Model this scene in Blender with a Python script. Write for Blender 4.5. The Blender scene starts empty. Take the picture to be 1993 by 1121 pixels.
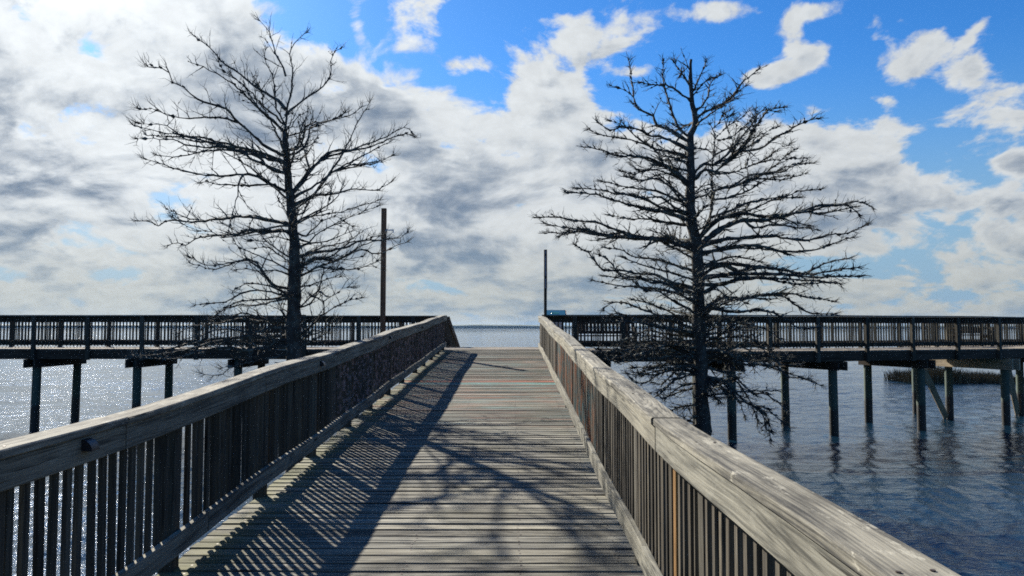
import bpy, math, random
import numpy as np
from mathutils import Vector, Matrix
R = math.radians
random.seed(7)
scn = bpy.context.scene
COL = scn.collection
F, CX, CY, T = 1500.0, 996.5, 560.5, 0.05167      # focal length (px of the 1993 px frame), centre, tan(pitch)
EYE = 3.05                                        # eye height above the water
COSP = 1/math.sqrt(1+T*T)
SUN_AZ, SUN_EL = R(-32), R(30)
SUN = Vector((math.sin(SUN_AZ)*math.cos(SUN_EL), math.cos(SUN_AZ)*math.cos(SUN_EL), math.sin(SUN_EL)))

def at(px, py, Y):
    """the point at distance Y along +Y seen at a pixel of the photograph"""
    t = (CY-py)/F
    s = (t+T)/(1-t*T)
    return Vector(((px-CX)/F*COSP*(1+s*T)*Y, Y, EYE+s*Y))

# ------------------------------------------------------------------ node helper
class NT:
    def __init__(s, nt): s.nt = nt; s.n = nt.nodes; s.l = nt.links
    def node(s, t, **kw):
        n = s.n.new(t)
        for k, v in kw.items(): setattr(n, k, v)
        return n
    def put(s, sock, v):
        if v is None: return
        if isinstance(v, bpy.types.NodeSocket): s.l.new(v, sock)
        else:
            if isinstance(v, (tuple, list)) and sock.type == 'RGBA' and len(v) == 3: v = (*v, 1)
            sock.default_value = v
    def m(s, op, a, b=None, c=None, clamp=False):
        n = s.node('ShaderNodeMath', operation=op, use_clamp=clamp)
        s.put(n.inputs[0], a); s.put(n.inputs[1], b); s.put(n.inputs[2], c)
        return n.outputs[0]
    def v(s, op, a, b=None, scale=None):
        n = s.node('ShaderNodeVectorMath', operation=op)
        s.put(n.inputs[0], a); s.put(n.inputs[1], b)
        if scale is not None: s.put(n.inputs['Scale'], scale)
        return n.outputs['Value'] if op in ('DOT_PRODUCT', 'LENGTH') else n.outputs[0]
    def comb(s, x, y, z=0.0):
        n = s.node('ShaderNodeCombineXYZ')
        s.put(n.inputs[0], x); s.put(n.inputs[1], y); s.put(n.inputs[2], z)
        return n.outputs[0]
    def sep(s, v):
        n = s.node('ShaderNodeSeparateXYZ'); s.put(n.inputs[0], v); return n.outputs
    def noise(s, vec, scale=1.0, detail=2.0, rough=.5, dist=0.0, lac=2.0, dim='3D'):
        n = s.node('ShaderNodeTexNoise', noise_dimensions=dim); s.put(n.inputs['Vector'], vec)
        s.put(n.inputs['Scale'], scale); s.put(n.inputs['Detail'], detail)
        s.put(n.inputs['Roughness'], rough); s.put(n.inputs['Distortion'], dist); s.put(n.inputs['Lacunarity'], lac)
        return n.outputs[0]
    def mr(s, v, a, b, c=0.0, d=1.0, smooth=True):
        n = s.node('ShaderNodeMapRange', interpolation_type='SMOOTHSTEP' if smooth else 'LINEAR')
        s.put(n.inputs[0], v); s.put(n.inputs[1], a); s.put(n.inputs[2], b); s.put(n.inputs[3], c); s.put(n.inputs[4], d)
        return n.outputs[0]
    def mix(s, f, a, b, mode='MIX'):
        n = s.node('ShaderNodeMix', data_type='RGBA', blend_type=mode); n.clamp_result = False
        s.put(n.inputs[0], f); s.put(n.inputs[6], a); s.put(n.inputs[7], b)
        return n.outputs[2]

def new_mat(name):
    m = bpy.data.materials.new(name); m.use_nodes = True
    m.node_tree.nodes.clear()
    t = NT(m.node_tree)
    out = t.node('ShaderNodeOutputMaterial')
    p = t.node('ShaderNodeBsdfPrincipled')
    t.l.new(p.outputs[0], out.inputs[0])
    return m, t, p

def wood(name, light, dark, tone=(.72, 1.18), ring=.35, patch=.5, lichen=0.0, pus=1.0, paint=None, moss=None, bump=.5, streak=1.0):
    """weathered timber: fibres, ring figure, patches and a tone for each board (UV in metres along / across the board)"""
    m, t, p = new_mat(name)
    uv = t.node('ShaderNodeUVMap', uv_map='UVMap').outputs[0]
    rn = t.node('ShaderNodeAttribute', attribute_name='rnd').outputs['Fac']
    s = t.sep(uv)
    u, v = s[0], s[1]
    off = t.m('MULTIPLY', rn, 91.7)
    P = t.comb(u, v, off)
    warp = t.noise(t.v('MULTIPLY', P, (1.4, 5, 1)), 1, 2)
    v2 = t.m('ADD', v, t.m('MULTIPLY', t.m('SUBTRACT', warp, .5), .035))
    Pw = t.comb(u, v2, off)
    fib = t.noise(t.v('MULTIPLY', Pw, (3.5, 150, 1)), 1, 4, .65)
    fib2 = t.noise(t.v('MULTIPLY', Pw, (1.2, 38, 1)), 1, 3, .6)
    cat = t.noise(t.v('MULTIPLY', P, (.42, 5.0, 1)), 1, 1.4, .4, .12)
    cat = t.m('ADD', t.m('MULTIPLY', cat, 230), t.m('MULTIPLY', t.m('ADD', v, t.m('MULTIPLY', fib2, .006)), 260))
    rings = t.m('POWER', t.m('MULTIPLY_ADD', t.m('SINE', cat), .5, .5), 2.0)
    rings = t.m('MULTIPLY', rings, t.mr(t.noise(t.v('MULTIPLY', P, (.9, 6, 1)), 1, 2), .3, .62, .25, 1.2))
    pat = t.noise(t.v('MULTIPLY', P, (1.2*pus, 13, 1)), 1, 6, .68)
    vor = t.node('ShaderNodeTexVoronoi'); t.put(vor.inputs['Vector'], t.v('MULTIPLY', P, (1.1, 6.5, 1))); t.put(vor.inputs['Scale'], 1.0)
    knot = t.mr(vor.outputs['Distance'], .05, .12, 1.0, 0.0)
    split = t.mr(t.noise(t.v('MULTIPLY', Pw, (1.5, 60, 1)), 1, 2, .5), .68, .73)
    f = t.m('MULTIPLY', t.m('SUBTRACT', fib, .5), 1.5*streak)
    f = t.m('ADD', f, t.m('MULTIPLY', t.m('SUBTRACT', fib2, .5), 2.2*streak))
    f = t.m('ADD', f, t.m('MULTIPLY', t.m('SUBTRACT', rings, .35), -ring))
    f = t.m('ADD', f, t.m('MULTIPLY', t.m('SUBTRACT', pat, .5), patch*3))
    f = t.m('ADD', f, .55, clamp=True)
    c = t.mix(f, dark, light)
    c = t.mix(t.m('MULTIPLY', t.m('MAXIMUM', knot, split), .8), c, tuple(x*.22 for x in dark))
    tn = t.mr(rn, 0, 1, tone[0], tone[1], smooth=False)
    c = t.mix(1.0, c, t.comb(tn, tn, tn), 'MULTIPLY')
    if lichen:
        lk = t.noise(t.v('MULTIPLY', P, (7, 17, 1)), 1, 8, .72)
        c = t.mix(t.m('MULTIPLY', t.mr(lk, .57, .63), lichen), c, (.40, .395, .34))
        c = t.mix(t.m('MULTIPLY', t.mr(lk, .44, .36), lichen*.6), c, (.06, .06, .058))
    # a slight warm / cool drift from board to board
    r2 = t.m('FRACT', t.m('MULTIPLY', rn, 17.3))
    c = t.mix(t.m('MULTIPLY', r2, .35), c, t.mix(1.0, c, (1.12, 1.0, .82), 'MULTIPLY'))
    pos = t.node('ShaderNodeNewGeometry').outputs['Position']
    if paint == 'deck':      # what is left of a mural on the ramp boards: orange and turquoise streaks
        y = t.sep(pos)[1]
        zone = t.m('MULTIPLY', t.mr(y, 8, 12.5), t.mr(y, 21.5, 18, 0, 1))
        k = t.noise(t.comb(t.m('MULTIPLY', t.sep(pos)[0], .8), t.m('MULTIPLY', y, 3.2), off), 1, 3, .6)
        m1 = t.m('MULTIPLY', t.m('MULTIPLY', t.mr(k, .52, .64), zone), t.mr(fib2, .35, .6))
        c = t.mix(t.m('MULTIPLY', m1, .45), c, (.42, .13, .06))
        m2 = t.m('MULTIPLY', t.m('MULTIPLY', t.mr(k, .47, .37), zone), t.mr(fib2, .35, .6))
        c = t.mix(t.m('MULTIPLY', m2, .45), c, (.10, .30, .30))
        m3 = t.m('MULTIPLY', t.mr(t.m('ABSOLUTE', t.m('SUBTRACT', y, 14.35)), .13, .02), t.mr(fib2, .3, .6))
        c = t.mix(t.m('MULTIPLY', m3, .85), c, (.50, .10, .05))
        m4 = t.m('MULTIPLY', t.mr(t.m('ABSOLUTE', t.m('SUBTRACT', y, 13.95)), .14, .03), t.mr(fib2, .3, .6))
        c = t.mix(t.m('MULTIPLY', m4, .75), c, (.10, .34, .33))
    if paint == 'picket_right':
        y = t.sep(pos)[1]
        zone = t.m('MULTIPLY', t.mr(y, 6.6, 7.6), t.mr(y, 15, 12.5, 0, 1))
        k = t.noise(t.v('MULTIPLY', pos, (1, 4.5, 3.2)), 1, 6, .75)
        c = t.mix(t.m('MULTIPLY', t.m('MULTIPLY', t.mr(k, .5, .60), zone), .75), c, (.24, .075, .025))
        c = t.mix(t.m('MULTIPLY', t.m('MULTIPLY', t.mr(k, .49, .40), zone), .75), c, (.02, .08, .095))
    if paint == 'picket_left':
        y = t.sep(pos)[1]
        zone = t.mr(y, 8.2, 9.4)
        k = t.noise(t.v('MULTIPLY', pos, (1, 6, 14)), 1, 6, .75)
        c = t.mix(t.m('MULTIPLY', t.m('MULTIPLY', t.mr(k, .5, .56), zone), .8), c, (.26, .20, .20))
    if moss:
        k = t.noise(pos, 2.2, 6, .7)
        s3 = t.sep(pos)
        edge = t.mr(s3[0], -1.55, -1.85) if moss == 'left' else None
        mk = t.mr(k, .48, .62)
        if edge is not None: mk = t.m('MAXIMUM', t.m('MULTIPLY', edge, t.mr(k, .35, .6)), t.m('MULTIPLY', mk, .15))
        c = t.mix(t.m('MULTIPLY', mk, .5), c, (.15, .15, .055))
    dirt = t.mr(t.noise(pos, 1.3, 6, .65), .40, .68, 1.0, .72)
    c = t.mix(1.0, c, t.comb(dirt, dirt, dirt), 'MULTIPLY')
    t.put(p.inputs['Base Color'], c)
    t.put(p.inputs['Roughness'], .9)
    t.put(p.inputs['Specular IOR Level'], .12)
    b = t.node('ShaderNodeBump'); t.put(b.inputs['Strength'], bump); t.put(b.inputs['Distance'], .004)
    h = t.m('ADD', t.m('MULTIPLY', fib, 1.0), t.m('MULTIPLY', fib2, .8))
    h = t.m('ADD', h, t.m('MULTIPLY', rings, .25))
    h = t.m('SUBTRACT', h, t.m('MULTIPLY', split, 1.5))
    t.put(b.inputs['Height'], h); t.l.new(b.outputs[0], p.inputs['Normal'])
    return m

def plain(name, col, rough=.6, metal=0.0, nscale=8, namp=.3):
    m, t, p = new_mat(name)
    g = t.node('ShaderNodeTexCoord').outputs['Object']
    n = t.noise(g, nscale, 5, .6)
    c = t.mix(n, tuple(x*(1-namp) for x in col), tuple(min(1, x*(1+namp)) for x in col))
    t.put(p.inputs['Base Color'], c); t.put(p.inputs['Roughness'], rough); t.put(p.inputs['Metallic'], metal)
    return m

M = {}
M['deck'] = wood('weathered_deck_wood', (.255, .248, .208), (.038, .039, .037), (.62, 1.16), ring=.25, patch=.6, streak=1.35, paint='deck', moss='left')
M['walk'] = wood('walkway_wood', (.33, .30, .25), (.10, .09, .08), (.7, 1.15))
M['cap'] = wood('rail_cap_wood', (.268, .262, .222), (.062, .063, .060), (.8, 1.12), ring=.30, patch=.7, pus=2.6, lichen=.55, streak=1.25)
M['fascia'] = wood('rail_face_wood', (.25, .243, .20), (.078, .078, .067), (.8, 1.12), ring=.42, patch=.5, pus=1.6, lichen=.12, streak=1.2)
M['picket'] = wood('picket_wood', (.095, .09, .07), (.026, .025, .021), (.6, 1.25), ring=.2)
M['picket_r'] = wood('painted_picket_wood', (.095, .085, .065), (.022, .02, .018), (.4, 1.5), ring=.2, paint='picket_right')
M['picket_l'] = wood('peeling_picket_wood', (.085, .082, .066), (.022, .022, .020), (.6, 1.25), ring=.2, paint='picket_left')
M['newwood'] = wood('new_pine_wood', (.27, .155, .06), (.16, .09, .035), (.9, 1.1), ring=.4, patch=.2)
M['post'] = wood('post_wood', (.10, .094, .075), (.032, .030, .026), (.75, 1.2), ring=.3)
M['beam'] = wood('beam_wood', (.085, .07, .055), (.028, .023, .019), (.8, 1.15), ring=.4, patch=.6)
M['palebeam'] = wood('pale_beam_wood', (.42, .36, .27), (.25, .21, .15), (.9, 1.1), ring=.4, patch=.5)
M['pole'] = wood('brown_pole_wood', (.30, .16, .095), (.16, .085, .05), (.9, 1.1), ring=.3, patch=.4)
M['black'] = plain('black_plastic', (.012, .012, .014), .45)
M['dark'] = plain('dark_joint', (.01, .01, .01), .9)
M['white'] = plain('white_plastic', (.7, .7, .7), .4, namp=.05)
M['screw'] = plain('rusty_screw', (.05, .035, .025), .6, .5)
M['metal'] = plain('grey_metal', (.16, .16, .16), .6, .1)
M['signblack'] = plain('dark_sign', (.018, .016, .024), .5)
M['letter'] = plain('pale_lettering', (.30, .29, .34), .6, namp=.05)
M['panel_teal'] = plain('sign_teal_print', (.03, .17, .24), .35, namp=.5, nscale=5)
M['panel_green'] = plain('sign_green_print', (.03, .20, .16), .35, namp=.5)
M['paper'] = plain('sign_paper', (.42, .42, .44), .5, namp=.08)

def piling_mat():
    m, t, p = new_mat('treated_piling')
    pos = t.node('ShaderNodeNewGeometry').outputs['Position']
    z = t.sep(pos)[2]
    n = t.noise(t.v('MULTIPLY', pos, (14, 14, 1.2)), 1, 5, .6)
    c = t.mix(n, (.02, .032, .026), (.085, .12, .09))
    n2 = t.noise(pos, 5, 4, .6)
    wet = t.mr(t.m('ADD', z, t.m('MULTIPLY', n2, .25)), .98, .80, 0, 1)
    c = t.mix(wet, c, (.006, .007, .006))
    t.put(p.inputs['Base Color'], c)
    t.put(p.inputs['Roughness'], t.mr(wet, 0, 1, .85, .55))
    b = t.node('ShaderNodeBump'); t.put(b.inputs['Strength'], .5); t.put(b.inputs['Distance'], .02)
    t.put(b.inputs['Height'], n); t.l.new(b.outputs[0], p.inputs['Normal'])
    return m
M['piling'] = piling_mat()

def bark_mat(name, a, b_, sc=1, lich=.35):
    m, t, p = new_mat(name)
    pos = t.node('ShaderNodeNewGeometry').outputs['Position']
    n = t.noise(t.v('MULTIPLY', pos, (26*sc, 26*sc, 4*sc)), 1, 6, .7)
    n2 = t.noise(pos, 9, 3, .6)
    c = t.mix(n, b_, a)
    c = t.mix(t.m('MULTIPLY', t.mr(n2, .48, .62), lich), c, (.20, .22, .19))
    t.put(p.inputs['Base Color'], c); t.put(p.inputs['Roughness'], .9); t.put(p.inputs['Specular IOR Level'], .15)
    b = t.node('ShaderNodeBump'); t.put(b.inputs['Strength'], .9); t.put(b.inputs['Distance'], .02)
    t.put(b.inputs['Height'], n); t.l.new(b.outputs[0], p.inputs['Normal'])
    return m
M['bark'] = bark_mat('cypress_bark', (.09, .082, .074), (.022, .02, .018), 1, .25)
M['twig'] = bark_mat('cypress_twigs', (.085, .08, .07), (.02, .02, .018), 1.5, .6)

# ------------------------------------------------------------------ mesh builder
class MB:
    def __init__(s): s.v = []; s.f = []; s.uv = []; s.rn = []; s.mi = []; s.smooth = False
    def add(s, verts, faces, uvs=None, rnd=0.0, mi=0):
        o = len(s.v); s.v += [tuple(p) for p in verts]
        for k, fc in enumerate(faces):
            s.f.append([i+o for i in fc])
            s.uv += uvs[k] if uvs else [(verts[i][0], verts[i][2]) for i in fc]
            s.mi.append(mi)
        s.rn += [rnd]*len(verts)
    def sweep(s, frames, w, h, ch=.003, mi=0, rnd=None, offs=(0, 0)):
        """frames: (point, side, up) cross-sections; w along side, h along up, centred; chamfered long edges"""
        if rnd is None: rnd = random.random()
        ch = min(ch, w*.3, h*.3)
        a, b = w/2, h/2
        prof = [(-a+ch, -b), (a-ch, -b), (a, -b+ch), (a, b-ch), (a-ch, b), (-a+ch, b), (-a, b-ch), (-a, -b+ch)]
        per = [0]
        for i in range(8):
            q0, q1 = prof[i], prof[(i+1) % 8]; per.append(per[-1]+math.hypot(q1[0]-q0[0], q1[1]-q0[1]))
        ru, rv = random.random()*40, random.random()*40
        verts, faces, uvs = [], [], []
        L = 0; Ls = []
        for k, (p, sd, up) in enumerate(frames):
            if k: L += (p-frames[k-1][0]).length
            Ls.append(L)
            for q in prof: verts.append(p+sd*q[0]+up*q[1])
        n = len(frames)
        for k in range(n-1):
            for i in range(8):
                j = (i+1) % 8
                faces.append([k*8+i, k*8+j, (k+1)*8+j, (k+1)*8+i])
                uvs.append([(Ls[k]+ru, per[i]+rv), (Ls[k]+ru, per[i+1]+rv), (Ls[k+1]+ru, per[i+1]+rv), (Ls[k+1]+ru, per[i]+rv)])
        faces.append(list(range(7, -1, -1))); uvs.append([(q[0]*.3+ru, q[1]+rv) for q in reversed(prof)])
        faces.append([(n-1)*8+i for i in range(8)]); uvs.append([(q[0]*.3+ru, q[1]+rv) for q in prof])
        s.add(verts, faces, uvs, rnd, mi)
        return s
    def bar(s, p0, p1, w, h, side=None, **kw):
        p0, p1 = Vector(p0), Vector(p1)
        d = (p1-p0).normalized()
        if side is None:
            side = d.cross(Vector((0, 0, 1)))
            if side.length < 1e-4: side = Vector((1, 0, 0))
        side = Vector(side); side = (side-d*side.dot(d)).normalized()
        up = side.cross(d).normalized()
        if up.z < -1e-6: up = -up
        return s.sweep([(p0, side, up), (p1, side, up)], w, h, **kw)
    def tube(s, pts, rads, n=6, cap=True, mi=0, jit=0.0, flute=None):
        o = len(s.v); prev = None
        for k, p in enumerate(pts):
            p = Vector(p)
            d = (Vector(pts[min(k+1, len(pts)-1)])-Vector(pts[max(k-1, 0)])).normalized()
            if prev is None:
                a = d.orthogonal().normalized()
            else:
                a = prev-d*prev.dot(d)
                a = a.normalized() if a.length > 1e-6 else d.orthogonal().normalized()
            prev = a; b = d.cross(a)
            for i in range(n):
                an = 2*math.pi*i/n
                r = rads[k]*(1+random.uniform(-jit, jit))
                if flute: r *= 1+flute(k/(len(pts)-1))*(math.cos(5*an+.6)+.5*math.cos(3*an+k*.05))
                q = p+(a*math.cos(an)+b*math.sin(an))*r
                s.v.append((q.x, q.y, q.z)); s.rn.append(0.0)
        for k in range(len(pts)-1):
            for i in range(n):
                j = (i+1) % n
                s.f.append([o+k*n+i, o+k*n+j, o+(k+1)*n+j, o+(k+1)*n+i]); s.mi.append(mi)
                s.uv += [(0, 0)]*4
        if cap:
            s.f.append([o+i for i in range(n-1, -1, -1)]); s.mi.append(mi); s.uv += [(0, 0)]*n
            e = o+(len(pts)-1)*n
            s.f.append([e+i for i in range(n)]); s.mi.append(mi); s.uv += [(0, 0)]*n
        return s
    def build(s, name, mats, parent=None, smooth=False, **props):
        me = bpy.data.meshes.new(name)
        off = Vector((0, 0, 0))
        if parent is not None: off = parent.location
        me.from_pydata([(x-off.x, y-off.y, z-off.z) for x, y, z in s.v] if parent is not None else s.v, [], s.f)
        uvl = me.uv_layers.new(name='UVMap')
        uvl.data.foreach_set('uv', np.array(s.uv, dtype=np.float32).ravel())
        at_ = me.attributes.new('rnd', 'FLOAT', 'POINT'); at_.data.foreach_set('value', np.array(s.rn, dtype=np.float32))
        if not isinstance(mats, (list, tuple)): mats = [mats]
        for m in mats: me.materials.append(m)
        me.polygons.foreach_set('material_index', s.mi)
        me.polygons.foreach_set('use_smooth', [smooth]*len(me.polygons))
        me.update()
        o = bpy.data.objects.new(name, me); COL.objects.link(o)
        if parent is not None: o.parent = parent
        for k, v in props.items(): o[k] = v
        return o

def thing(name, label, cat, loc=(0, 0, 0), group=None):
    o = bpy.data.objects.new(name, None); COL.objects.link(o)
    o.location = loc; o.empty_display_size = .2
    o['label'] = label; o['category'] = cat
    if group: o['group'] = group
    return o

# ------------------------------------------------------------------ ramp profile
YB = 3.87; SLOPE = .0447; YEND = 22.3
def skew(y): return .0023*y
def wob(y, ph=0): return .010*math.sin(y*.9+ph)+.006*math.sin(y*2.1+1.3+ph*2)
def ramp_z(y):
    y2 = min(y, YEND)
    k = max(0, y2-YB)
    # eased kink
    if abs(y2-YB) < .5: k = (y2-YB+.5)**2/2
    return EYE-1.457+SLOPE*k
DECK_Z = ramp_z(99)       # level of the walkways
XL, XR = -1.95, .70       # inner faces of the ramp rails

class Path:
    """polyline in plan with a deck level and a normal pointing out of the walkway"""
    def __init__(s, pts, zf, out):
        s.p = [Vector((a, b, 0)) for a, b in pts]; s.zf = zf; s.out = out
        s.c = [0]
        for i in range(1, len(s.p)): s.c.append(s.c[-1]+(s.p[i]-s.p[i-1]).length)
        s.L = s.c[-1]
    def dirn(s, q):
        def seg(i): return (s.p[i+1]-s.p[i]).normalized()
        for i in range(len(s.p)-1):
            if q <= s.c[i+1]+1e-9 or i == len(s.p)-2:
                d = seg(i)
                if i+1 < len(s.p)-1 and s.c[i+1]-q < .02: d = (d+seg(i+1)).normalized()
                if i > 0 and q-s.c[i] < .02: d = (d+seg(i-1)).normalized()
                return i, d
    def frame(s, q, off=0.0, z=0.0, ph=0.0):
        i, d = s.dirn(q)
        p = s.p[i]+(s.p[i+1]-s.p[i]).normalized()*(q-s.c[i])
        n = Vector((d.y, -d.x, 0))*s.out
        p = p+n*off
        p.z = s.zf(p.y)+z+(wob(q, ph) if s.zf is ramp_z else wob(q*.6, ph)*.5)
        return p, n, d
    def run(s, q0, q1, off, z, ph=0.0, lat=0.0):
        n = max(1, int((q1-q0)/.45))
        qs = [q0+(q1-q0)*k/n for k in range(n+1)]
        qs += [c for c in s.c[1:-1] if q0 < c < q1]
        if s.zf is ramp_z: qs += [q for q in (YB-s.p[0].y-.3, YB-s.p[0].y, YB-s.p[0].y+.3) if q0 < q < q1]
        fr = []
        for q in sorted(set(round(x, 4) for x in qs)):
            p, nn, d = s.frame(q, off, z, ph)
            p = p+nn*lat*math.sin(q*1.7+ph)
            fr.append((p, nn, Vector((0, 0, 1))))
        return fr

def railing(name, label, path, posts, pitch=.099, mats=('post', 'cap', 'fascia', 'picket'), capj=(), toej=(), facj=(), bal=(.024, .042),
            post_d=(.04, .13), post_w=.09, post_low=-.12, fh=.124, group=None, special=None, near=0.0, gap=.006, tilt=.009,
            cap_w=.15, hoods=(), stuff_key=None, ph=0.0, H=1.0):
    p0, n0, d0 = path.frame(0)
    root = thing(name, label, 'railing', (p0.x, p0.y, p0.z), group)
    L = path.L
    def cuts(js): return [0]+[j for j in js if 0 < j < L]+[L]
    # cap boards
    cj = cuts(capj)
    for k in range(len(cj)-1):
        dz = random.uniform(-.003, .003); dl = random.uniform(-.005, .005)
        sb = MB().sweep(path.run(cj[k]+gap, cj[k+1]-gap, cap_w/2-.012+dl, H-.019+dz, ph, .003), cap_w, .038, ch=.006)
        for q in posts:      # two screw heads over every post
            if not cj[k]+.05 < q < cj[k+1]-.05: continue
            for ww in (.03, .10):
                c, n, d = path.frame(q+random.uniform(-.015, .015), ww, H+.0025+dz, ph)
                vs = [c+n*.0055*math.cos(2*math.pi*i/7)+d*.0055*math.sin(2*math.pi*i/7) for i in range(7)]
                sb.add(vs+[v-Vector((0, 0, .012)) for v in vs], [list(range(7))]+[[i, i+7, (i+1) % 7+7, (i+1) % 7] for i in range(7)], mi=1)
        sb.build('cap_board', [M[mats[1]], M['screw']], root)
    fj = cuts(facj or capj)
    for k in range(len(fj)-1):
        dl = random.uniform(-.004, .004)
        MB().sweep(path.run(fj[k]+.003, fj[k+1]-.003, .019+dl, H-.0385-fh/2, ph, .002), .038, fh, ch=.004).build('fascia_board', M[mats[2]], root)
    tj = cuts(toej or capj)
    for k in range(len(tj)-1):
        dl = random.uniform(-.004, .004); dz = random.uniform(-.004, .004)
        MB().sweep(path.run(tj[k]+.003, tj[k+1]-.003, .019+dl, .165+dz, ph+.4, .003), .038, .128, ch=.004).build('toe_board', M[mats[2]], root)
    # posts
    dm = (post_d[0]+post_d[1])/2
    for q in posts:
        a, n, d = path.frame(q, dm, post_low, ph); b, _, _ = path.frame(q, dm, H-.040, ph)
        lean = Vector((random.uniform(-.008, .008), random.uniform(-.008, .008), 0))
        MB().sweep([(a-lean, n, d), (b, n, d)], post_d[1]-post_d[0], post_w, ch=.005).build('post', M[mats[0]], root)
    # balusters
    lst = []
    q = pitch*.5
    while q < L-.03:
        if min([abs(q-pp) for pp in posts]+[9]) > post_w/2+.022:
            lst.append(q+random.uniform(-.006, .006))
        q += pitch
    order = sorted(lst, key=(lambda x: abs(x-near)))
    keep = set(order[:100]); rest = MB()
    for q in lst:
        zb = .085+random.uniform(-.02, .015)
        a, n, d = path.frame(q, .051, zb, ph); b, _, _ = path.frame(q, .051, H-.045, ph)
        tl = random.gauss(0, tilt)
        a = a+d*tl
        mt = M[mats[3]]
        if special and q >= special and q-special < pitch: mt = M['newwood']
        tw = random.gauss(0, .05)
        n2 = (n*math.cos(tw)+d*math.sin(tw)); d2 = (d*math.cos(tw)-n*math.sin(tw))
        mb = MB() if q in keep else rest
        mb.sweep([(a, n2, d2), (b, n2, d2)], bal[0], bal[1], ch=.002)
        if q in keep: mb.build('baluster', mt, root)
    if rest.v: rest.build('balusters', M[mats[3]], root, kind='stuff')
    # hooded step lights on the inner face
    for q in hoods:
        c, n, d = path.frame(q, 0, H-.075, ph)
        mb = MB(); N = 9; vs = []
        for side in (-1, 1):
            vs.append(c+d*(side*.032)-n*.001+Vector((0, 0, .026)))
            for k in range(N):
                an = math.pi/2*k/(N-1)
                vs.append(c+d*(side*.032)-n*(.048*math.sin(an)+.001)+Vector((0, 0, -.026+.052*math.cos(an))))
            vs.append(c+d*(side*.032)-n*.001+Vector((0, 0, -.026)))
        W = N+2
        fs = [[i, i+1, W+i+1, W+i] for i in range(W-1)]+[list(range(W-1, -1, -1)), [W+i for i in range(W)], [W-1, 0, W, 2*W-1]]
        mb.add(vs, fs); mb.build('light_hood', M['black'], root, smooth=False)
    return root

def deck_boards(path_fr, n_boards):  # helper for ramp
    pass

# ------------------------------------------------------------------ the ramp
ramp = thing('boardwalk_ramp', 'weathered grey plank ramp rising away between the two long railings', 'boardwalk', (0, .3, 1.4))
mb = MB(); y = -3.0; PW = .131
scr = []
while y < YEND-.02:
    w = PW-.003+random.uniform(-.003, .0018)
    yc = y+PW/2
    z = ramp_z(yc)-.019+random.uniform(-.0022, .0022)
    tl = random.uniform(-.003, .003)
    x0 = -2.06+random.uniform(-.012, .012)+skew(yc); x1 = .79+random.uniform(-.01, .01)+skew(yc)
    sk = random.uniform(-.002, .002)
    fr = []
    sag = random.uniform(-.004, .004)
    for k in range(5):
        xx = x0+(x1-x0)*k/4
        fr.append((Vector((xx, yc+sk*(k-2), z+sag*math.sin(math.pi*k/4))), Vector((0, 1, tl/.1)).normalized(), Vector((0, -tl/.1, 1)).normalized()))
    mb.sweep(fr, w, .038, ch=.003)
    if 2 < yc < 12:
        for xs in (x0+.14, -1.35, -.64, .05, x1-.14):
            for dy in (-.035, .035):
                scr.append((xs+random.uniform(-.012, .012), yc+dy+random.uniform(-.005, .005), z+.0192+sag*.6))
    y += PW
for (a, b, c) in scr:
    n = 6
    vs = [(a+.0078*math.cos(2*math.pi*i/n), b+.0078*math.sin(2*math.pi*i/n), c+.0012) for i in range(n)]
    mb.add(vs, [list(range(n))], mi=1)
mb.build('deck_boards', [M['deck'], M['screw']], ramp)
for xs in (-2.02, -1.35, -.64, .05, .75):
    m2 = MB()
    pts = [y0 for y0 in [-3, 1, YB-.5, YB, YB+.5, 8, 14, 19, YEND]]
    m2.sweep([(Vector((xs+skew(q), q, ramp_z(q)-.045-.13)), Vector((1, 0, 0)), Vector((0, 0, 1))) for q in pts], .04, .25)
    m2.build('stringer', M['beam'], ramp)
def piling(parent, x, y, top, r=.125, lean=(0, 0)):
    m = MB(); n = 16; pts = []; rr = []
    for k in range(9):
        z = -1.2+(top+1.2)*k/8
        pts.append(Vector((x+lean[0]*(z-top), y+lean[1]*(z-top), z))); rr.append(r*(1.04-.08*k/8)*(1+random.uniform(-.015, .015)))
    m.tube(pts, rr, n, jit=.012)
    return m.build('piling', M['piling'], parent, smooth=True)
for yy in (-1.5, 1.9, 5.3, 8.7, 12.1, 15.5, 18.9):
    zt = ramp_z(yy)-.30
    for xs in (-1.75, .48):
        piling(ramp, xs+skew(yy), yy, zt)
    MB().bar((-2.15, yy-.15, zt-.125+.10-.02), (.92, yy-.15, zt-.125+.10-.02), .045, .21, side=(0, 1, 0)).build('pile_cap', M['beam'], ramp)
    MB().bar((-2.15, yy+.15, zt-.125+.10-.02), (.92, yy+.15, zt-.125+.10-.02), .045, .21, side=(0, 1, 0)).build('pile_cap', M['beam'], ramp)

Y0 = -2.5
pl = Path([(XL+skew(Y0), Y0), (XL+skew(YEND)+.0, YEND+.1)], ramp_z, -1)
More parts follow.
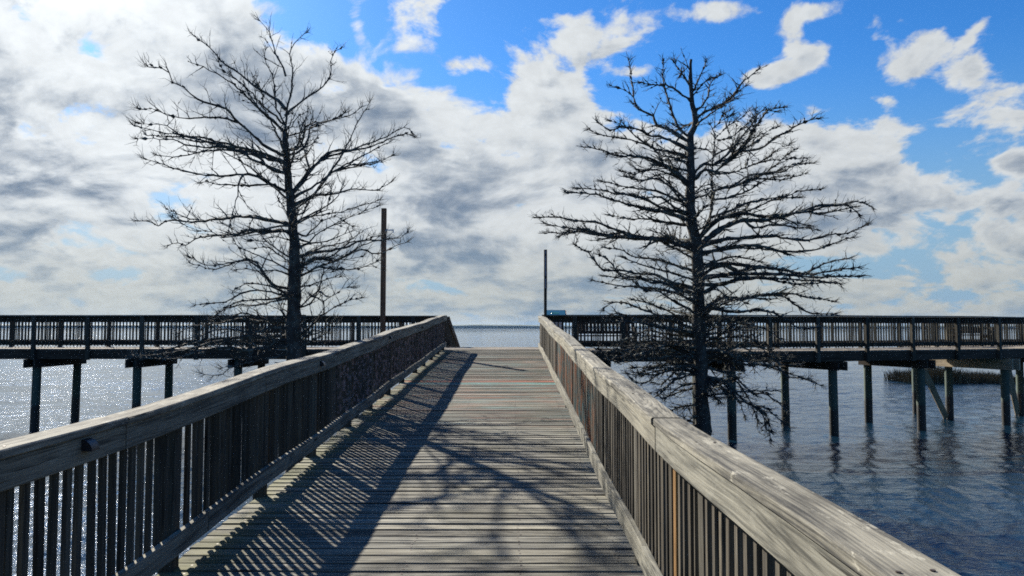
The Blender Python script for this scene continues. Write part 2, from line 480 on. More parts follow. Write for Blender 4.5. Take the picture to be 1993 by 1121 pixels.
# out = side the pickets stand on
def qy(*ys): return [yy-Y0 for yy in ys]
posts_l = qy(-1.9, -.2, 1.4, 3.02, 4.63, 6.27, 7.8, 9.5, 10.95, 12.5, 14.1, 15.9, 17.4, 19.0, 20.6, 22.1)
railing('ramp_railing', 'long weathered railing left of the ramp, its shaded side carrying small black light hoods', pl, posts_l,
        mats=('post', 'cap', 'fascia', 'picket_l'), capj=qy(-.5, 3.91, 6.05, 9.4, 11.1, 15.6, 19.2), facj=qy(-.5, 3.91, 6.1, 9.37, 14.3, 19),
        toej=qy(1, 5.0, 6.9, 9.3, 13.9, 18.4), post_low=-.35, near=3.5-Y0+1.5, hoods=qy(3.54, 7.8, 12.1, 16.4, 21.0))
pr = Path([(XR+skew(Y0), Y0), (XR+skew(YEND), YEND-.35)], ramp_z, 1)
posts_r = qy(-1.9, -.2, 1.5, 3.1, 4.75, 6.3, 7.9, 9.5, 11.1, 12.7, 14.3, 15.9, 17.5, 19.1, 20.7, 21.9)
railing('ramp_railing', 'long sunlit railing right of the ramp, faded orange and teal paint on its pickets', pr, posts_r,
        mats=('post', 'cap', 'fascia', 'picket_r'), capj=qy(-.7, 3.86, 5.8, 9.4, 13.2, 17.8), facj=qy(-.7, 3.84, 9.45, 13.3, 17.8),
        toej=qy(-.5, 4.3, 8.6, 12.9, 17.3), post_low=-.35, near=2.5-Y0+2, special=3.58-Y0, gap=.008, ph=1.7)

# ------------------------------------------------------------------ walkways
def zw(y): return DECK_Z
WID = 2.45
def offset_pts(pts, w):
    out = []
    for i, p in enumerate(pts):
        a = Vector(pts[max(i-1, 0)]); b = Vector(pts[min(i+1, len(pts)-1)])
        ds = []
        if i > 0: ds.append((Vector(p)-Vector(pts[i-1])).normalized())
        if i < len(pts)-1: ds.append((Vector(pts[i+1])-Vector(p)).normalized())
        d = sum(ds, Vector((0, 0))).normalized()
        n = Vector((-d.y, d.x))
        out.append((p[0]+n.x*w, p[1]+n.y*w))
    return out

def walkway(name, label, pts, wid, ext=None):
    """pts: near edge, running to +X; deck lies on its left (away from the camera)"""
    root = thing(name, label, 'boardwalk', (pts[0][0], pts[0][1], DECK_Z-.3))
    P = Path(pts, zw, 1)   # out=+1 -> normal (d.y,-d.x) = towards the camera
    mb = MB(); q = .07
    while q < P.L:
        i, d = P.dirn(q)
        w = wid if not ext or not (ext[0] < q < ext[1]) else ext[2]
        p, n, d = P.frame(q, 0, 0)
        z = DECK_Z-.019+random.uniform(-.002, .002)
        a = Vector((p.x, p.y, z)); b = a-n*w
        a = a+n*random.uniform(0, .012)
        mb.sweep([(a, d, Vector((0, 0, 1))), (b, d, Vector((0, 0, 1)))], .133, .038, ch=.004)
        q += .1395
    mb.build('deck_boards', M['walk'], root)
    for o, c in ((-.02, 0), (-wid/2, 0), (-wid+.02, 0)):
        ss = [0]
        while ss[-1]+3.6 < P.L: ss.append(ss[-1]+3.6+random.uniform(-.3, .3))
        ss[-1] = P.L
        for k in range(len(ss)-1):
            MB().sweep(P.run(ss[k]+.002, ss[k+1]-.002, o, -.039-.135), .042, .268).build('stringer', M['beam'], root)
    return root, P

# left walkway, near edge at y = 23.0
LPTS = [(-24.0, 23.0), (-2.08, 23.0)]
wl, PL = walkway('boardwalk', 'weathered walkway crossing on the left of the ramp on dark pilings in glittering water', LPTS, WID)
RPTS = [(.86, 21.95), (6.0, 21.15), (9.0, 21.9), (15.5, 24.25), (23.0, 26.9)]
RW = 2.35
wr, PR = walkway('boardwalk', 'walkway crossing on the right of the ramp on green pilings, bending away to the right', RPTS, RW, ext=(15.0, 24.0, 3.9))
# the crossing platform between the two, at the head of the ramp
plat = thing('boardwalk_platform', 'level plank platform at the head of the ramp, open to the water behind', 'boardwalk', (-.6, 23, DECK_Z-.3))
mb = MB(); q = YEND+.01
while q < 25.25:
    mb.sweep([(Vector((-2.06+random.uniform(-.01, .01), q+.068, DECK_Z-.019+random.uniform(-.004, .006))), Vector((0, 1, 0)), Vector((0, 0, 1))),
              (Vector((.84, q+.068, DECK_Z-.019+random.uniform(-.004, .006))), Vector((0, 1, 0)), Vector((0, 0, 1)))], .131, .038)
    q += .138
mb.build('deck_boards', M['walk'], plat)
for xs in (-2.0, -.6, .78):
    MB().bar((xs, YEND, DECK_Z-.175), (xs, 25.3, DECK_Z-.175), .042, .268, side=(1, 0, 0)).build('stringer', M['beam'], plat)
for xs in (-1.6, .4):
    piling(plat, xs, 24.2, DECK_Z-.31)
MB().bar((-2.3, 24.05, DECK_Z-.43), (1.1, 24.05, DECK_Z-.43), .045, .24, side=(0, 1, 0)).build('pile_cap', M['beam'], plat)

def bent(root, P, q, wid, back_len=None, brace=None, lean=0.0, big=False, front=.18):
    """two pilings, a pair of cap planks and sometimes a diagonal brace"""
    p, n, d = P.frame(q, 0, 0); n = n.copy(); n.z = 0
    base = Vector((p.x, p.y, 0)); top = DECK_Z-.31
    a = base-n*front; b = base-n*(wid-.12)
    piling(root, a.x, a.y, top, lean=(lean, 0)); piling(root, b.x, b.y, top, lean=(lean*1.4, 0))
    if back_len: 
        c = base-n*(back_len-.4); piling(root, c.x, c.y, top)
    bl = back_len or wid
    for sgn in (-1, 1):
        h = .25 if not big else .36
        e0 = base+n*.22+d*sgn*.15; e1 = base-n*(bl+.1)+d*sgn*.15
        e0.z = e1.z = top-h/2+.0
        MB().bar(e0, e1, .045, h, side=d).build('pile_cap', M['palebeam' if big else 'beam'], root)
    if brace:
        p2, n2, d2 = P.frame(brace, 0, 0); e0 = a+d*.16; e1 = Vector((p2.x, p2.y, 0))-n2*(wid-.12)-d2*.16; e0.z = 1.75; e1.z = .02
        MB().bar(e0, e1, .045, .19, side=(0, 1, .3)).build('cross_brace', M['palebeam'], root)
# left bents (q measured from x = -24)
for x_, ln in ((-20.6, .0), (-17.4, .005), (-14.22, .012), (-11.22, .0), (-8.2, 0), (-5.1, 0)):
    bent(wl, PL, x_+24.0, WID, lean=ln)
# right bents: where the front pilings stand in the photograph
for q_, kw in ((1.7, {}), (5.3, {}), (8.55, dict(lean=-.005)), (11.85, dict(brace=15.35)), (15.35, dict(brace=18.7, big=True, back_len=4.0)), (18.7, {}), (21.5, {})):
    bent(wr, PR, q_, RW, **kw)

def walk_rail(label, pts, posts, zf=zw, out=1, near=0, **kw):
    P = Path(pts, zf, out)
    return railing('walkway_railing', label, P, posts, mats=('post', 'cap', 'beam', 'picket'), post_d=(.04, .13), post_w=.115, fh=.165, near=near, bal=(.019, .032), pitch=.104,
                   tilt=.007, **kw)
lp = [1.5+1.61*k for k in range(14)]
# near rails: posts stand outside the stringer and run down over it
x70 = (70-996.5)/F*23.0
s0 = (x70+24.0) % 1.61
postsL = [s0+1.61*k for k in range(14) if s0+1.61*k < 21.9]
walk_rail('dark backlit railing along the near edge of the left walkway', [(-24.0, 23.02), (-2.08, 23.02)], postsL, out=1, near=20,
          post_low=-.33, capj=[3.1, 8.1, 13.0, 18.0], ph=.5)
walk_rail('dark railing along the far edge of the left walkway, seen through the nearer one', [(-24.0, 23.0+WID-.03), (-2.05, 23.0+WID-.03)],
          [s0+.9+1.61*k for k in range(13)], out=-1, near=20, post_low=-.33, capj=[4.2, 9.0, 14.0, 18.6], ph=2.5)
PRr = Path([(x, y+.02) for x, y in RPTS], zw, 1)
qr = []
for px in (1120, 1212, 1305, 1398, 1493, 1586.6, 1681, 1771, 1857, 1938):
    best = min((abs(CX+F*PRr.frame(q/50)[0].x/PRr.frame(q/50)[0].y-px), q/50) for q in range(int(PRr.L*50)))
    qr.append(best[1])
step = qr[-1]-qr[-2]
while qr[-1]+step < PRr.L: qr.append(qr[-1]+step)
walk_rail('railing along the near edge of the right walkway, bending away behind the dense bare tree', [(x, y+.02) for x, y in RPTS], qr, out=1, near=8,
          post_low=-.33, capj=[4.9, 9.8, 14.6, 19.5], ph=1.1)
bp = offset_pts([(x, y) for x, y in RPTS], RW-.03)
# far rail of the right walkway: straight part, then the wider bay
bpp = [(1.25, 25.2), (1.9, 23.95+.0)] 
bq = Path(bp, zw, -1)
p15, n15, d15 = bq.frame(14.9)
bpath = [(1.2, 25.2)]+[p for p in bp[1:3]]+[(p15.x, p15.y)]
walk_rail('railing along the far edge of the right walkway, seen through the nearer one', bpath, [.9+1.66*k for k in range(9)], out=-1, near=6,
          post_low=-.33, capj=[4.5, 9.4], ph=.2)
ext_o = Vector((p15.x, p15.y))+Vector((n15.x, n15.y))*1.5
pend, nend, dend = bq.frame(22.6)
ext_e = Vector((pend.x, pend.y))+Vector((nend.x, nend.y))*1.5
walk_rail('short railing round the wider bay at the far right of the walkway', [(p15.x, p15.y), (ext_o.x, ext_o.y), (ext_e.x, ext_e.y)],
          [.1, 1.45, 3.1, 4.8, 6.5, 8.2], out=-1, near=4, post_low=-.33, ph=.9)

# far edge of the platform: two posts and the railings of the gangway going down
def gz(y): return DECK_Z-.23*(y-25.3)
gang = thing('gangway', 'plank gangway dropping from the platform to the water', 'gangway', (-.5, 25.3, DECK_Z))
mb = MB(); q = 25.3
while q < 31.0:
    mb.sweep([(Vector((-2.0, q+.07, gz(q+.07)-.03)), Vector((0, 1, -.23)).normalized(), Vector((0, .23, 1)).normalized()),
              (Vector((1.2, q+.07, gz(q+.07)-.03)), Vector((0, 1, -.23)).normalized(), Vector((0, .23, 1)).normalized())], .134, .038)
    q += .14
mb.build('deck_boards', M['walk'], gang)
for xs in (-1.95, 1.15):
    MB().bar((xs, 25.3, gz(25.3)-.17), (xs, 31, gz(31)-.17), .042, .22, side=(1, 0, 0)).build('stringer', M['beam'], gang)
    piling(gang, xs, 30.7, gz(31)-.1)
def rail_g(label, pts, posts, out):
    railing('gangway_railing', label, Path(pts, gz, out), posts, mats=('post', 'cap', 'beam', 'picket'), post_d=(.04, .13), fh=.165, post_low=-.25, near=0)
rail_g('sloping railing going down from the left corner of the platform opening', [(-2.06, 25.35), (-2.02, 31.0)], [.06, 1.7, 3.4, 5.2], -1)
rail_g('sloping railing going down from the right corner of the platform opening', [(1.22, 25.35), (1.22, 31.0)], [.06, 1.7, 3.4, 5.2], 1)

# ------------------------------------------------------------------ poles, signs, benches
def pole_square(root, x, y, z0, z1, w, mat, name='shaft'):
    return MB().sweep([(Vector((x, y, z0)), Vector((1, 0, 0)), Vector((0, 1, 0))), (Vector((x+.01, y, z1)), Vector((1, 0, 0)), Vector((0, 1, 0)))], w, w, ch=.008).build(name, M[mat], root)
px_, py_ = (745-CX)/F*22.82, 22.82
lp_ = thing('wooden_pole', 'tall square brown wooden pole with a small white bracket, in front of the left walkway', 'pole', (px_, py_, DECK_Z-1))
ztop = at(745, 406, py_).z
pole_square(lp_, px_, py_, -.8, ztop, .142, 'pole')
zb = at(745, 450, py_).z
m = MB(); m.bar((px_+.085, py_, zb-.05), (px_+.085, py_, zb+.06), .05, .06, side=(1, 0, 0))
m.bar((px_+.1, py_, zb+.03), (px_+.30, py_, zb+.03), .035, .035, side=(0, 1, 0)); m.bar((px_+.29, py_, zb+.01), (px_+.29, py_, zb-.05), .03, .03, side=(1, 0, 0))
m.bar((px_+.085, py_-.09, zb), (px_+.085, py_+.09, zb), .03, .05, side=(1, 0, 0))
m.build('bracket', M['white'], lp_)
sx, sy = (1061-CX)/F*21.75, 21.75
sp = thing('sign_post', 'slim dark post lettered downwards, at the far end of the right ramp railing', 'sign', (sx, sy, DECK_Z-1))
zt = at(1061, 486, sy).z; zs = at(1061, 562, sy).z
pole_square(sp, sx, sy, -.8, zt-.01, .082, 'post')
MB().bar((sx+.012, sy-.052, zs), (sx+.012, sy-.052, zt), .088, .012, side=(1, 0, 0)).build('sign_face', M['signblack'], sp)
LET = {'C': ['111', '100', '100', '100', '111'], 'R': ['110', '101', '110', '101', '101'], 'A': ['010', '101', '111', '101', '101'],
       'B': ['110', '101', '110', '101', '110'], 'I': ['111', '010', '010', '010', '111'], 'N': ['101', '111', '111', '111', '101'],
       'G': ['011', '100', '101', '101', '011'], 'E': ['111', '100', '110', '100', '111'], '^': ['010', '111', '010', '010', '010']}
txt = '^ CRABBING AREA'
# lettering as one raised sheet of text curves turned to mesh
m = MB(); dz = (zt-zs-.06)/len(txt)
for k, ch in enumerate(txt):
    if ch == ' ': continue
    g = LET[ch]; cz = zt-.05-dz*(k+.5); s_ = .0105
    for r in range(5):
        for c in range(3):
            if g[r][c] == '1':
                cx = sx+.012+(c-1)*s_*1.25; zz = cz+(2-r)*s_*1.15
                m.add([(cx-s_*.63, sy-.0592, zz-s_*.58), (cx+s_*.63, sy-.0592, zz-s_*.58), (cx+s_*.63, sy-.0592, zz+s_*.58), (cx-s_*.63, sy-.0592, zz+s_*.58)], [[0, 1, 2, 3]])
m.build('lettering', M['letter'], sp)

# tilted information panel behind the near rail of the right walkway
ip = thing('information_panel', 'tilted blue and teal picture panel just above the railing beside the slim lettered post', 'sign', (1.35, 23.4, DECK_Z))
a0 = at(1063, 611.5, 23.3); a1 = at(1097, 602, 23.55)
c = Vector(((a0.x+a1.x)/2+.02, 23.4, DECK_Z+1.06)); wv = Vector((1, 0, 0)); tv = Vector((0, .8, .42)).normalized(); nv = wv.cross(tv)
def slab(mb, c, wv, tv, nv, w, h, t, mi=0):
    mb.sweep([(c-tv*h/2, wv, nv), (c+tv*h/2, wv, nv)], w, t, ch=.002, mi=mi)
m = MB(); slab(m, c, wv, tv, nv, .64, .46, .03); m.build('frame', M['black'], ip)
m = MB(); slab(m, c+nv*.019, wv, tv, nv, .58, .40, .006); slab(m, c+nv*.0235-wv*.02, wv, tv, nv, .22, .10, .003, 1); m.build('picture', [M['panel_teal'], M['panel_green']], ip)
m = MB(); slab(m, c+wv*.325+nv*.002, wv, tv, nv, .014, .47, .04); m.build('edge_strip', M['metal'], ip)
for dx in (-.22, .22):
    MB().bar((c.x+dx, 23.45, DECK_Z), (c.x+dx, 23.45, DECK_Z+1.04), .05, .05).build('leg', M['black'], ip)
np_ = thing('notice_board', 'pale grey notice with rows of small print on two short legs behind the right railing', 'sign', (1.4, 24.4, DECK_Z))
n0 = at(1082, 646, 24.4); n1 = at(1096.5, 627, 24.4)
m = MB(); m.bar((n0.x-.12, 24.4, (n0.z+n1.z)/2), (n1.x, 24.4, (n0.z+n1.z)/2), .02, n1.z-n0.z, side=(0, 1, 0))
m.build('board', M['paper'], np_)
m = MB()
for k in range(7):
    zz = n1.z-.04-.034*k
    m.bar((n0.x-.09, 24.3885, zz), (n1.x-.03-.05*(k % 3), 24.3885, zz), .002, .009, side=(0, 1, 0))
m.build('print_lines', M['post'], np_)
for xx in (n0.x-.1, n1.x-.02):
    MB().bar((xx, 24.43, DECK_Z), (xx, 24.43, n1.z), .035, .035).build('leg', M['black'], np_)

def bench(x0, x1, yb, label, rot=0.0, face=-1):
    """slatted bench, back towards the far rail"""
    L = x1-x0; cx = (x0+x1)/2
    root = thing('bench', label, 'bench', (cx, yb, DECK_Z), 'benches on the walkways')
    def P(x, y, z):
        return Vector((cx+(x)*math.cos(rot)-(y)*math.sin(rot), yb+(x)*math.sin(rot)+(y)*math.cos(rot), DECK_Z+z))
    sd = Vector((-math.sin(rot), math.cos(rot), 0))
    m = MB()
    for k in range(3): m.bar(P(-L/2, -.38+.13*k, .40), P(L/2, -.38+.13*k, .40), .115, .036, side=sd)
    m.build('seat', M['beam'], root)
    m = MB(); m.bar(P(-L/2, .08, .80), P(L/2, .08, .80), .036, .09, side=sd); m.bar(P(-L/2, .0, .50), P(L/2, .0, .50), .036, .09, side=sd)
    k = -L/2+.05
    while k < L/2:
        m.bar(P(k, .01, .46), P(k, .09, .83), .075, .02, side=Vector((math.cos(rot), math.sin(rot), 0))); k += .115
    m.build('backrest', M['beam'], root)
    for ex in (-L/2+.06, L/2-.06):
        m = MB(); m.bar(P(ex, -.40, 0), P(ex, -.40, .62), .085, .085); m.bar(P(ex, .02, 0), P(ex, .02, .80), .085, .085)
        m.bar(P(ex, -.42, .33), P(ex, .05, .33), .04, .09); m.build('end_frame', M['post'], root)
        MB().bar(P(ex, -.45, .64), P(ex, .06, .64), .10, .035).build('armrest', M['beam'], root)
    return root
yb_ = 24.75
bench((1111-CX)/F*yb_*.99, (1222-CX)/F*yb_, 23.3, 'slatted wooden bench behind the railing just right of the information panel')
bench((478-CX)/F*24.9, (562-CX)/F*24.9, 24.9, 'slatted wooden bench behind the left railing, next to the trunk of the left tree')
bb = PR.frame(16.6)[0]; nb = PR.frame(16.6)[1]
bench(bb.x-nb.x*2.6-.85, bb.x-nb.x*2.6+.85, bb.y-nb.y*2.6, 'slatted wooden bench in the wider bay at the far right', rot=.34)

# ------------------------------------------------------------------ trees
def conv(pts, ox, oy, sc): return [(ox+x/sc, oy+y/sc) for x, y in pts]
A = lambda *p: conv(p, 230, 20, 3.113)
B = lambda *p: conv(p, 230, 360, 2.95)
C = lambda *p: conv(p, 1040, 100, 2.95)
D = lambda *p: conv(p, 1040, 460, 2.735)

def smooth_pts(pts, seg, wig):
    """resample with Catmull-Rom, add small kinks"""
    out = []
    n = len(pts)
    for i in range(n-1):
        p0, p1, p2, p3 = pts[max(i-1, 0)], pts[i], pts[i+1], pts[min(i+2, n-1)]
        k = max(1, int((p2-p1).length/seg))
        for j in range(k):
            u = j/k
            q = .5*((2*p1)+(p2-p0)*u+(2*p0-5*p1+4*p2-p3)*u*u+(3*p1-p0-3*p2+p3)*u**3)
            if out: q = q+Vector((random.gauss(0, wig), random.gauss(0, wig), random.gauss(0, wig)))
            out.append(q)
    out.append(pts[-1].copy())
    return out

def blob(mb, c, r, d):
    """a small ragged clump stuck to a twig"""
    d = d.normalized(); a = d.orthogonal().normalized(); b = d.cross(a)
    o = len(mb.v); rr = lambda: r*random.uniform(.55, 1.25)
    an = random.random()*6.28
    a, b = a*math.cos(an)+b*math.sin(an), b*math.cos(an)-a*math.sin(an)
    vs = [c+d*rr()*1.9, c-d*rr()*1.9, c+a*rr(), c+b*rr()*.8, c-a*rr(), c-b*rr()*.8]
    mb.v += [tuple(v) for v in vs]; mb.rn += [0.0]*6
    for f in ((0, 2, 3), (0, 3, 4), (0, 4, 5), (0, 5, 2), (1, 3, 2), (1, 4, 3), (1, 5, 4), (1, 2, 5)):
        mb.f.append([o+i for i in f]); mb.mi.append(0); mb.uv += [(0, 0)]*3

def make_tree(name, label, YT, trunk, limbs, r_of, limb_r, dens, flat, upb, lump, extra, seed, child_len, flare, clone, fat):
    random.seed(seed)
    base = at(trunk[-1][0], trunk[-1][1], YT)
    root = thing(name, label, 'tree', (base.x, YT, -.4))
    # trunk: list of pixels from top to the water
    tp = [at(x, y, YT) for x, y in trunk]
    tp.reverse()
    tp[0].z = -.9
    zs0, zs1 = tp[0].z, tp[-1].z
    pts = smooth_pts(tp, .12, .007)
    tb = MB()
    rads = [r_of(p.z)*(.92 if p.z > 3.3 else 1)*(1+random.uniform(-.05, .05)) for p in pts]
    tb.tube(pts, rads, 22, jit=.04, flute=lambda u: .13*max(0, 1-u*3.2)+.03)
    for _ in range(34):      # broken stubs
        q = random.choice(pts[12:-12]); an = random.random()*6.28; d_ = Vector((math.cos(an), math.sin(an), random.uniform(-.1, .4))); l_ = random.uniform(.05, .2)+r_of(q.z)
        tb.tube([q, q+d_*l_*.6, q+d_*l_], [.016, .012, .008], 5, jit=.2)
    if flare:
        for an, rl in flare:   # root spurs
            dx = Vector((math.cos(an), math.sin(an), 0))
            b0 = Vector((tp[0].x, YT, 0))
            tb.tube([b0+dx*rl+Vector((0, 0, -.9)), b0+dx*rl*.75+Vector((0, 0, .0)), b0+dx*rl*.45+Vector((0, 0, .45)), b0+dx*rl*.18+Vector((0, 0, 1.1))],
                    [.10, .085, .07, .03], 8, jit=.08)
    tb.build('trunk', M['bark'], root, smooth=True)
    more = []
    for limb in limbs:
        ymid = limb[-1][1]
        n_ = clone(ymid)
        for _ in range(int(n_)+(1 if random.random() < n_-int(n_) else 0)):
            dy = random.uniform(-26, 26); sc = random.uniform(.72, 1.02); tilt_ = random.uniform(-.09, .09)
            x0, y0 = limb[0]
            more.append([(x0+(x-x0)*sc, y0+dy*.8+(y-y0)*sc+(x-x0)*tilt_+random.gauss(0, 4)) for x, y in limb])
    limbs = limbs+more
    cr = MB()
    def trunk_x(z):
        for i in range(len(pts)-1):
            if pts[i].z <= z <= pts[i+1].z: return pts[i]
        return pts[-1]
    def twig(p, d, L, r):
        q1 = p+d*L*.5+Vector((0, 0, L*.06)); q2 = p+d*L+Vector((0, 0, L*random.uniform(.05, .35)*upb))
        cr.tube([p, q1+Vector((random.gauss(0, L*.06), random.gauss(0, L*.06), random.gauss(0, L*.06))), q2], [r, r*.75, r*.3], 3, cap=False)
    def branch(p, d, L, r, depth):
        n = max(2, int(L/.09)); cur = p.copy(); ps = [cur.copy()]; dd = d.copy()
        for k in range(n):
            dd = (dd+Vector((random.gauss(0, .15), random.gauss(0, .15), random.gauss(0, .11)+.02*upb))).normalized()
            cur = cur+dd*(L/n); ps.append(cur.copy())
        rs = [max(.0022, r*(1-.75*k/n)*(1+random.uniform(-.25, .65)*lump)) for k in range(n+1)]; rs[-1] = .0022
        cr.tube(ps, rs, 4, cap=False)
        for k in range(1, n+1):
            dk = (ps[k]-ps[k-1]).normalized()
            if k < n and random.random() < .30*lump: blob(cr, ps[k], random.uniform(.009, .020)*(.6+lump*.4), dk)
            for _ in range(random.choice((1, 1, 2, 2)) if depth == 0 else random.choice((0, 1))):
                ang = Vector((random.gauss(0, 1), random.gauss(0, 1), random.gauss(0, 1)*flat+.35*upb)).normalized()
                tl = random.uniform(.05, .20)*(1.25-.5*k/n)
                td = (dk*random.uniform(.5, 1.1)+ang*.8).normalized()
                if depth == 0 and L > .35 and random.random() < .28:
                    branch(ps[k], td, tl*1.7, max(.0032, r*.45), 1)
                else:
                    twig(ps[k], td, tl, random.uniform(.0024, .0044)*fat)
    nodes = []      # (px, py, point, radius) of every limb so far: a fork starts on the limb it grows from
    for limb in limbs:
        pxs = limb; par = None
        sx0 = pxs[0][0]
        tx = min(trunk, key=lambda t: abs(t[1]-pxs[0][1]))[0]
        dist0 = abs(pxs[0][0]-tx)/F*YT
        sl = random.uniform(-.75, .75)
        if dist0 > .5: sl *= .35
        if dist0 > .22 and nodes:
            par = min(nodes, key=lambda q: (q[0]-pxs[0][0])**2+(q[1]-pxs[0][1])**2)
            ox, oy = par[0]-pxs[0][0], par[1]-pxs[0][1]
            pxs = [(x+ox*(1-k/(len(pxs)-1)), y+oy*(1-k/(len(pxs)-1))) for k, (x, y) in enumerate(pxs)]
            sl = par[4]+random.uniform(-.3, .3)
        w3 = []; acc = 0; YB_ = par[2].y if par else YT
        for k, (x, y) in enumerate(pxs):
            if k: acc += math.hypot(x-pxs[k-1][0], y-pxs[k-1][1])/F*YT
            w3.append(at(x, y, YB_+sl*acc))
        if par is None:
            t0 = trunk_x(w3[0].z); w3[0] = Vector((t0.x, t0.y, w3[0].z))
        tot = sum((w3[k+1]-w3[k]).length for k in range(len(w3)-1))
        ps = smooth_pts(w3, .09, .006)
        n = len(ps); r0 = min(.055, limb_r*(.45+.30*tot))
        if par: r0 = min(r0, par[3]*.85)
        rs = [max(.0035, r0*(1-.85*(k/n)**.8)*(1+random.uniform(-.12, .40)*lump)) for k in range(n)]
        cr.tube(ps, rs, 6, cap=True)
        for k in range(0, n, 2):
            p_ = ps[k]; s_ = (p_.z-EYE)/p_.y
            nodes.append((CX+F*p_.x/p_.y/COSP/(1+s_*T), CY-F*(s_-T)/(1+s_*T), p_, rs[k], sl))
        run = 0
        for k in range(1, n):
            dk = (ps[k]-ps[k-1]); L = dk.length
            if L < 1e-5: continue
            dk.normalize(); run += L; fr = run/max(tot, .01)
            if random.random() < .55*lump: blob(cr, ps[k]+Vector((0, 0, random.uniform(-.6, 1)*rs[k])), random.uniform(.012, .030)*(.6+.5*lump), dk)
            if fr < .10: continue
            cnt = dens*L*(.55+.8*fr)
            while cnt > 0:
                if cnt < 1 and random.random() > cnt: break
                cnt -= 1
                ang = Vector((random.gauss(0, 1), random.gauss(0, 1), random.gauss(0, 1)*flat+.25*upb)).normalized()
                cd = (dk*random.uniform(.5, 1.25)+ang*.8).normalized()
                cl = child_len*random.uniform(.35, 1.15)*(1.15-.85*fr)
                branch(ps[k], cd, cl, max(.0062*fat, rs[k]*.46), 0)
        # tip spray
        for _ in range(3):
            ang = Vector((random.gauss(0, 1), random.gauss(0, 1), random.gauss(0, 1)*flat)).normalized()
            branch(ps[-1], (dk+ang*.5).normalized(), child_len*.12, .004, 0)
    # limbs that point mostly towards or away from the camera
    for z, an, L in extra:
        t0 = trunk_x(z); p0 = Vector((t0.x, t0.y, z)); d = Vector((math.cos(an), math.sin(an), .25*upb+.05))
        w3 = [p0, p0+d*L*.35+Vector((0, 0, .03)), p0+d*L*.7+Vector((random.uniform(-.1, .1), 0, .02)), p0+d*L+Vector((random.uniform(-.2, .2), 0, random.uniform(-.1, .15)))]
        ps = smooth_pts(w3, .09, .010); n = len(ps)
        rs = [max(.0035, limb_r*(.45+.3*L)*(1-.85*(k/n)**.8)) for k in range(n)]
        cr.tube(ps, rs, 6)
        for k in range(2, n):
            dk = (ps[k]-ps[k-1]).normalized()
            if random.random() < .5*lump: blob(cr, ps[k], random.uniform(.012, .028), dk)
            if random.random() < dens*.09*.9:
                ang = Vector((random.gauss(0, 1), random.gauss(0, 1), random.gauss(0, 1)*flat+.25*upb)).normalized()
                branch(ps[k], (dk*.6+ang*.8).normalized(), child_len*random.uniform(.35, 1)*(1.1-.6*k/n), .006, 0)
    cr.build('crown', M['twig'], root)
    return root

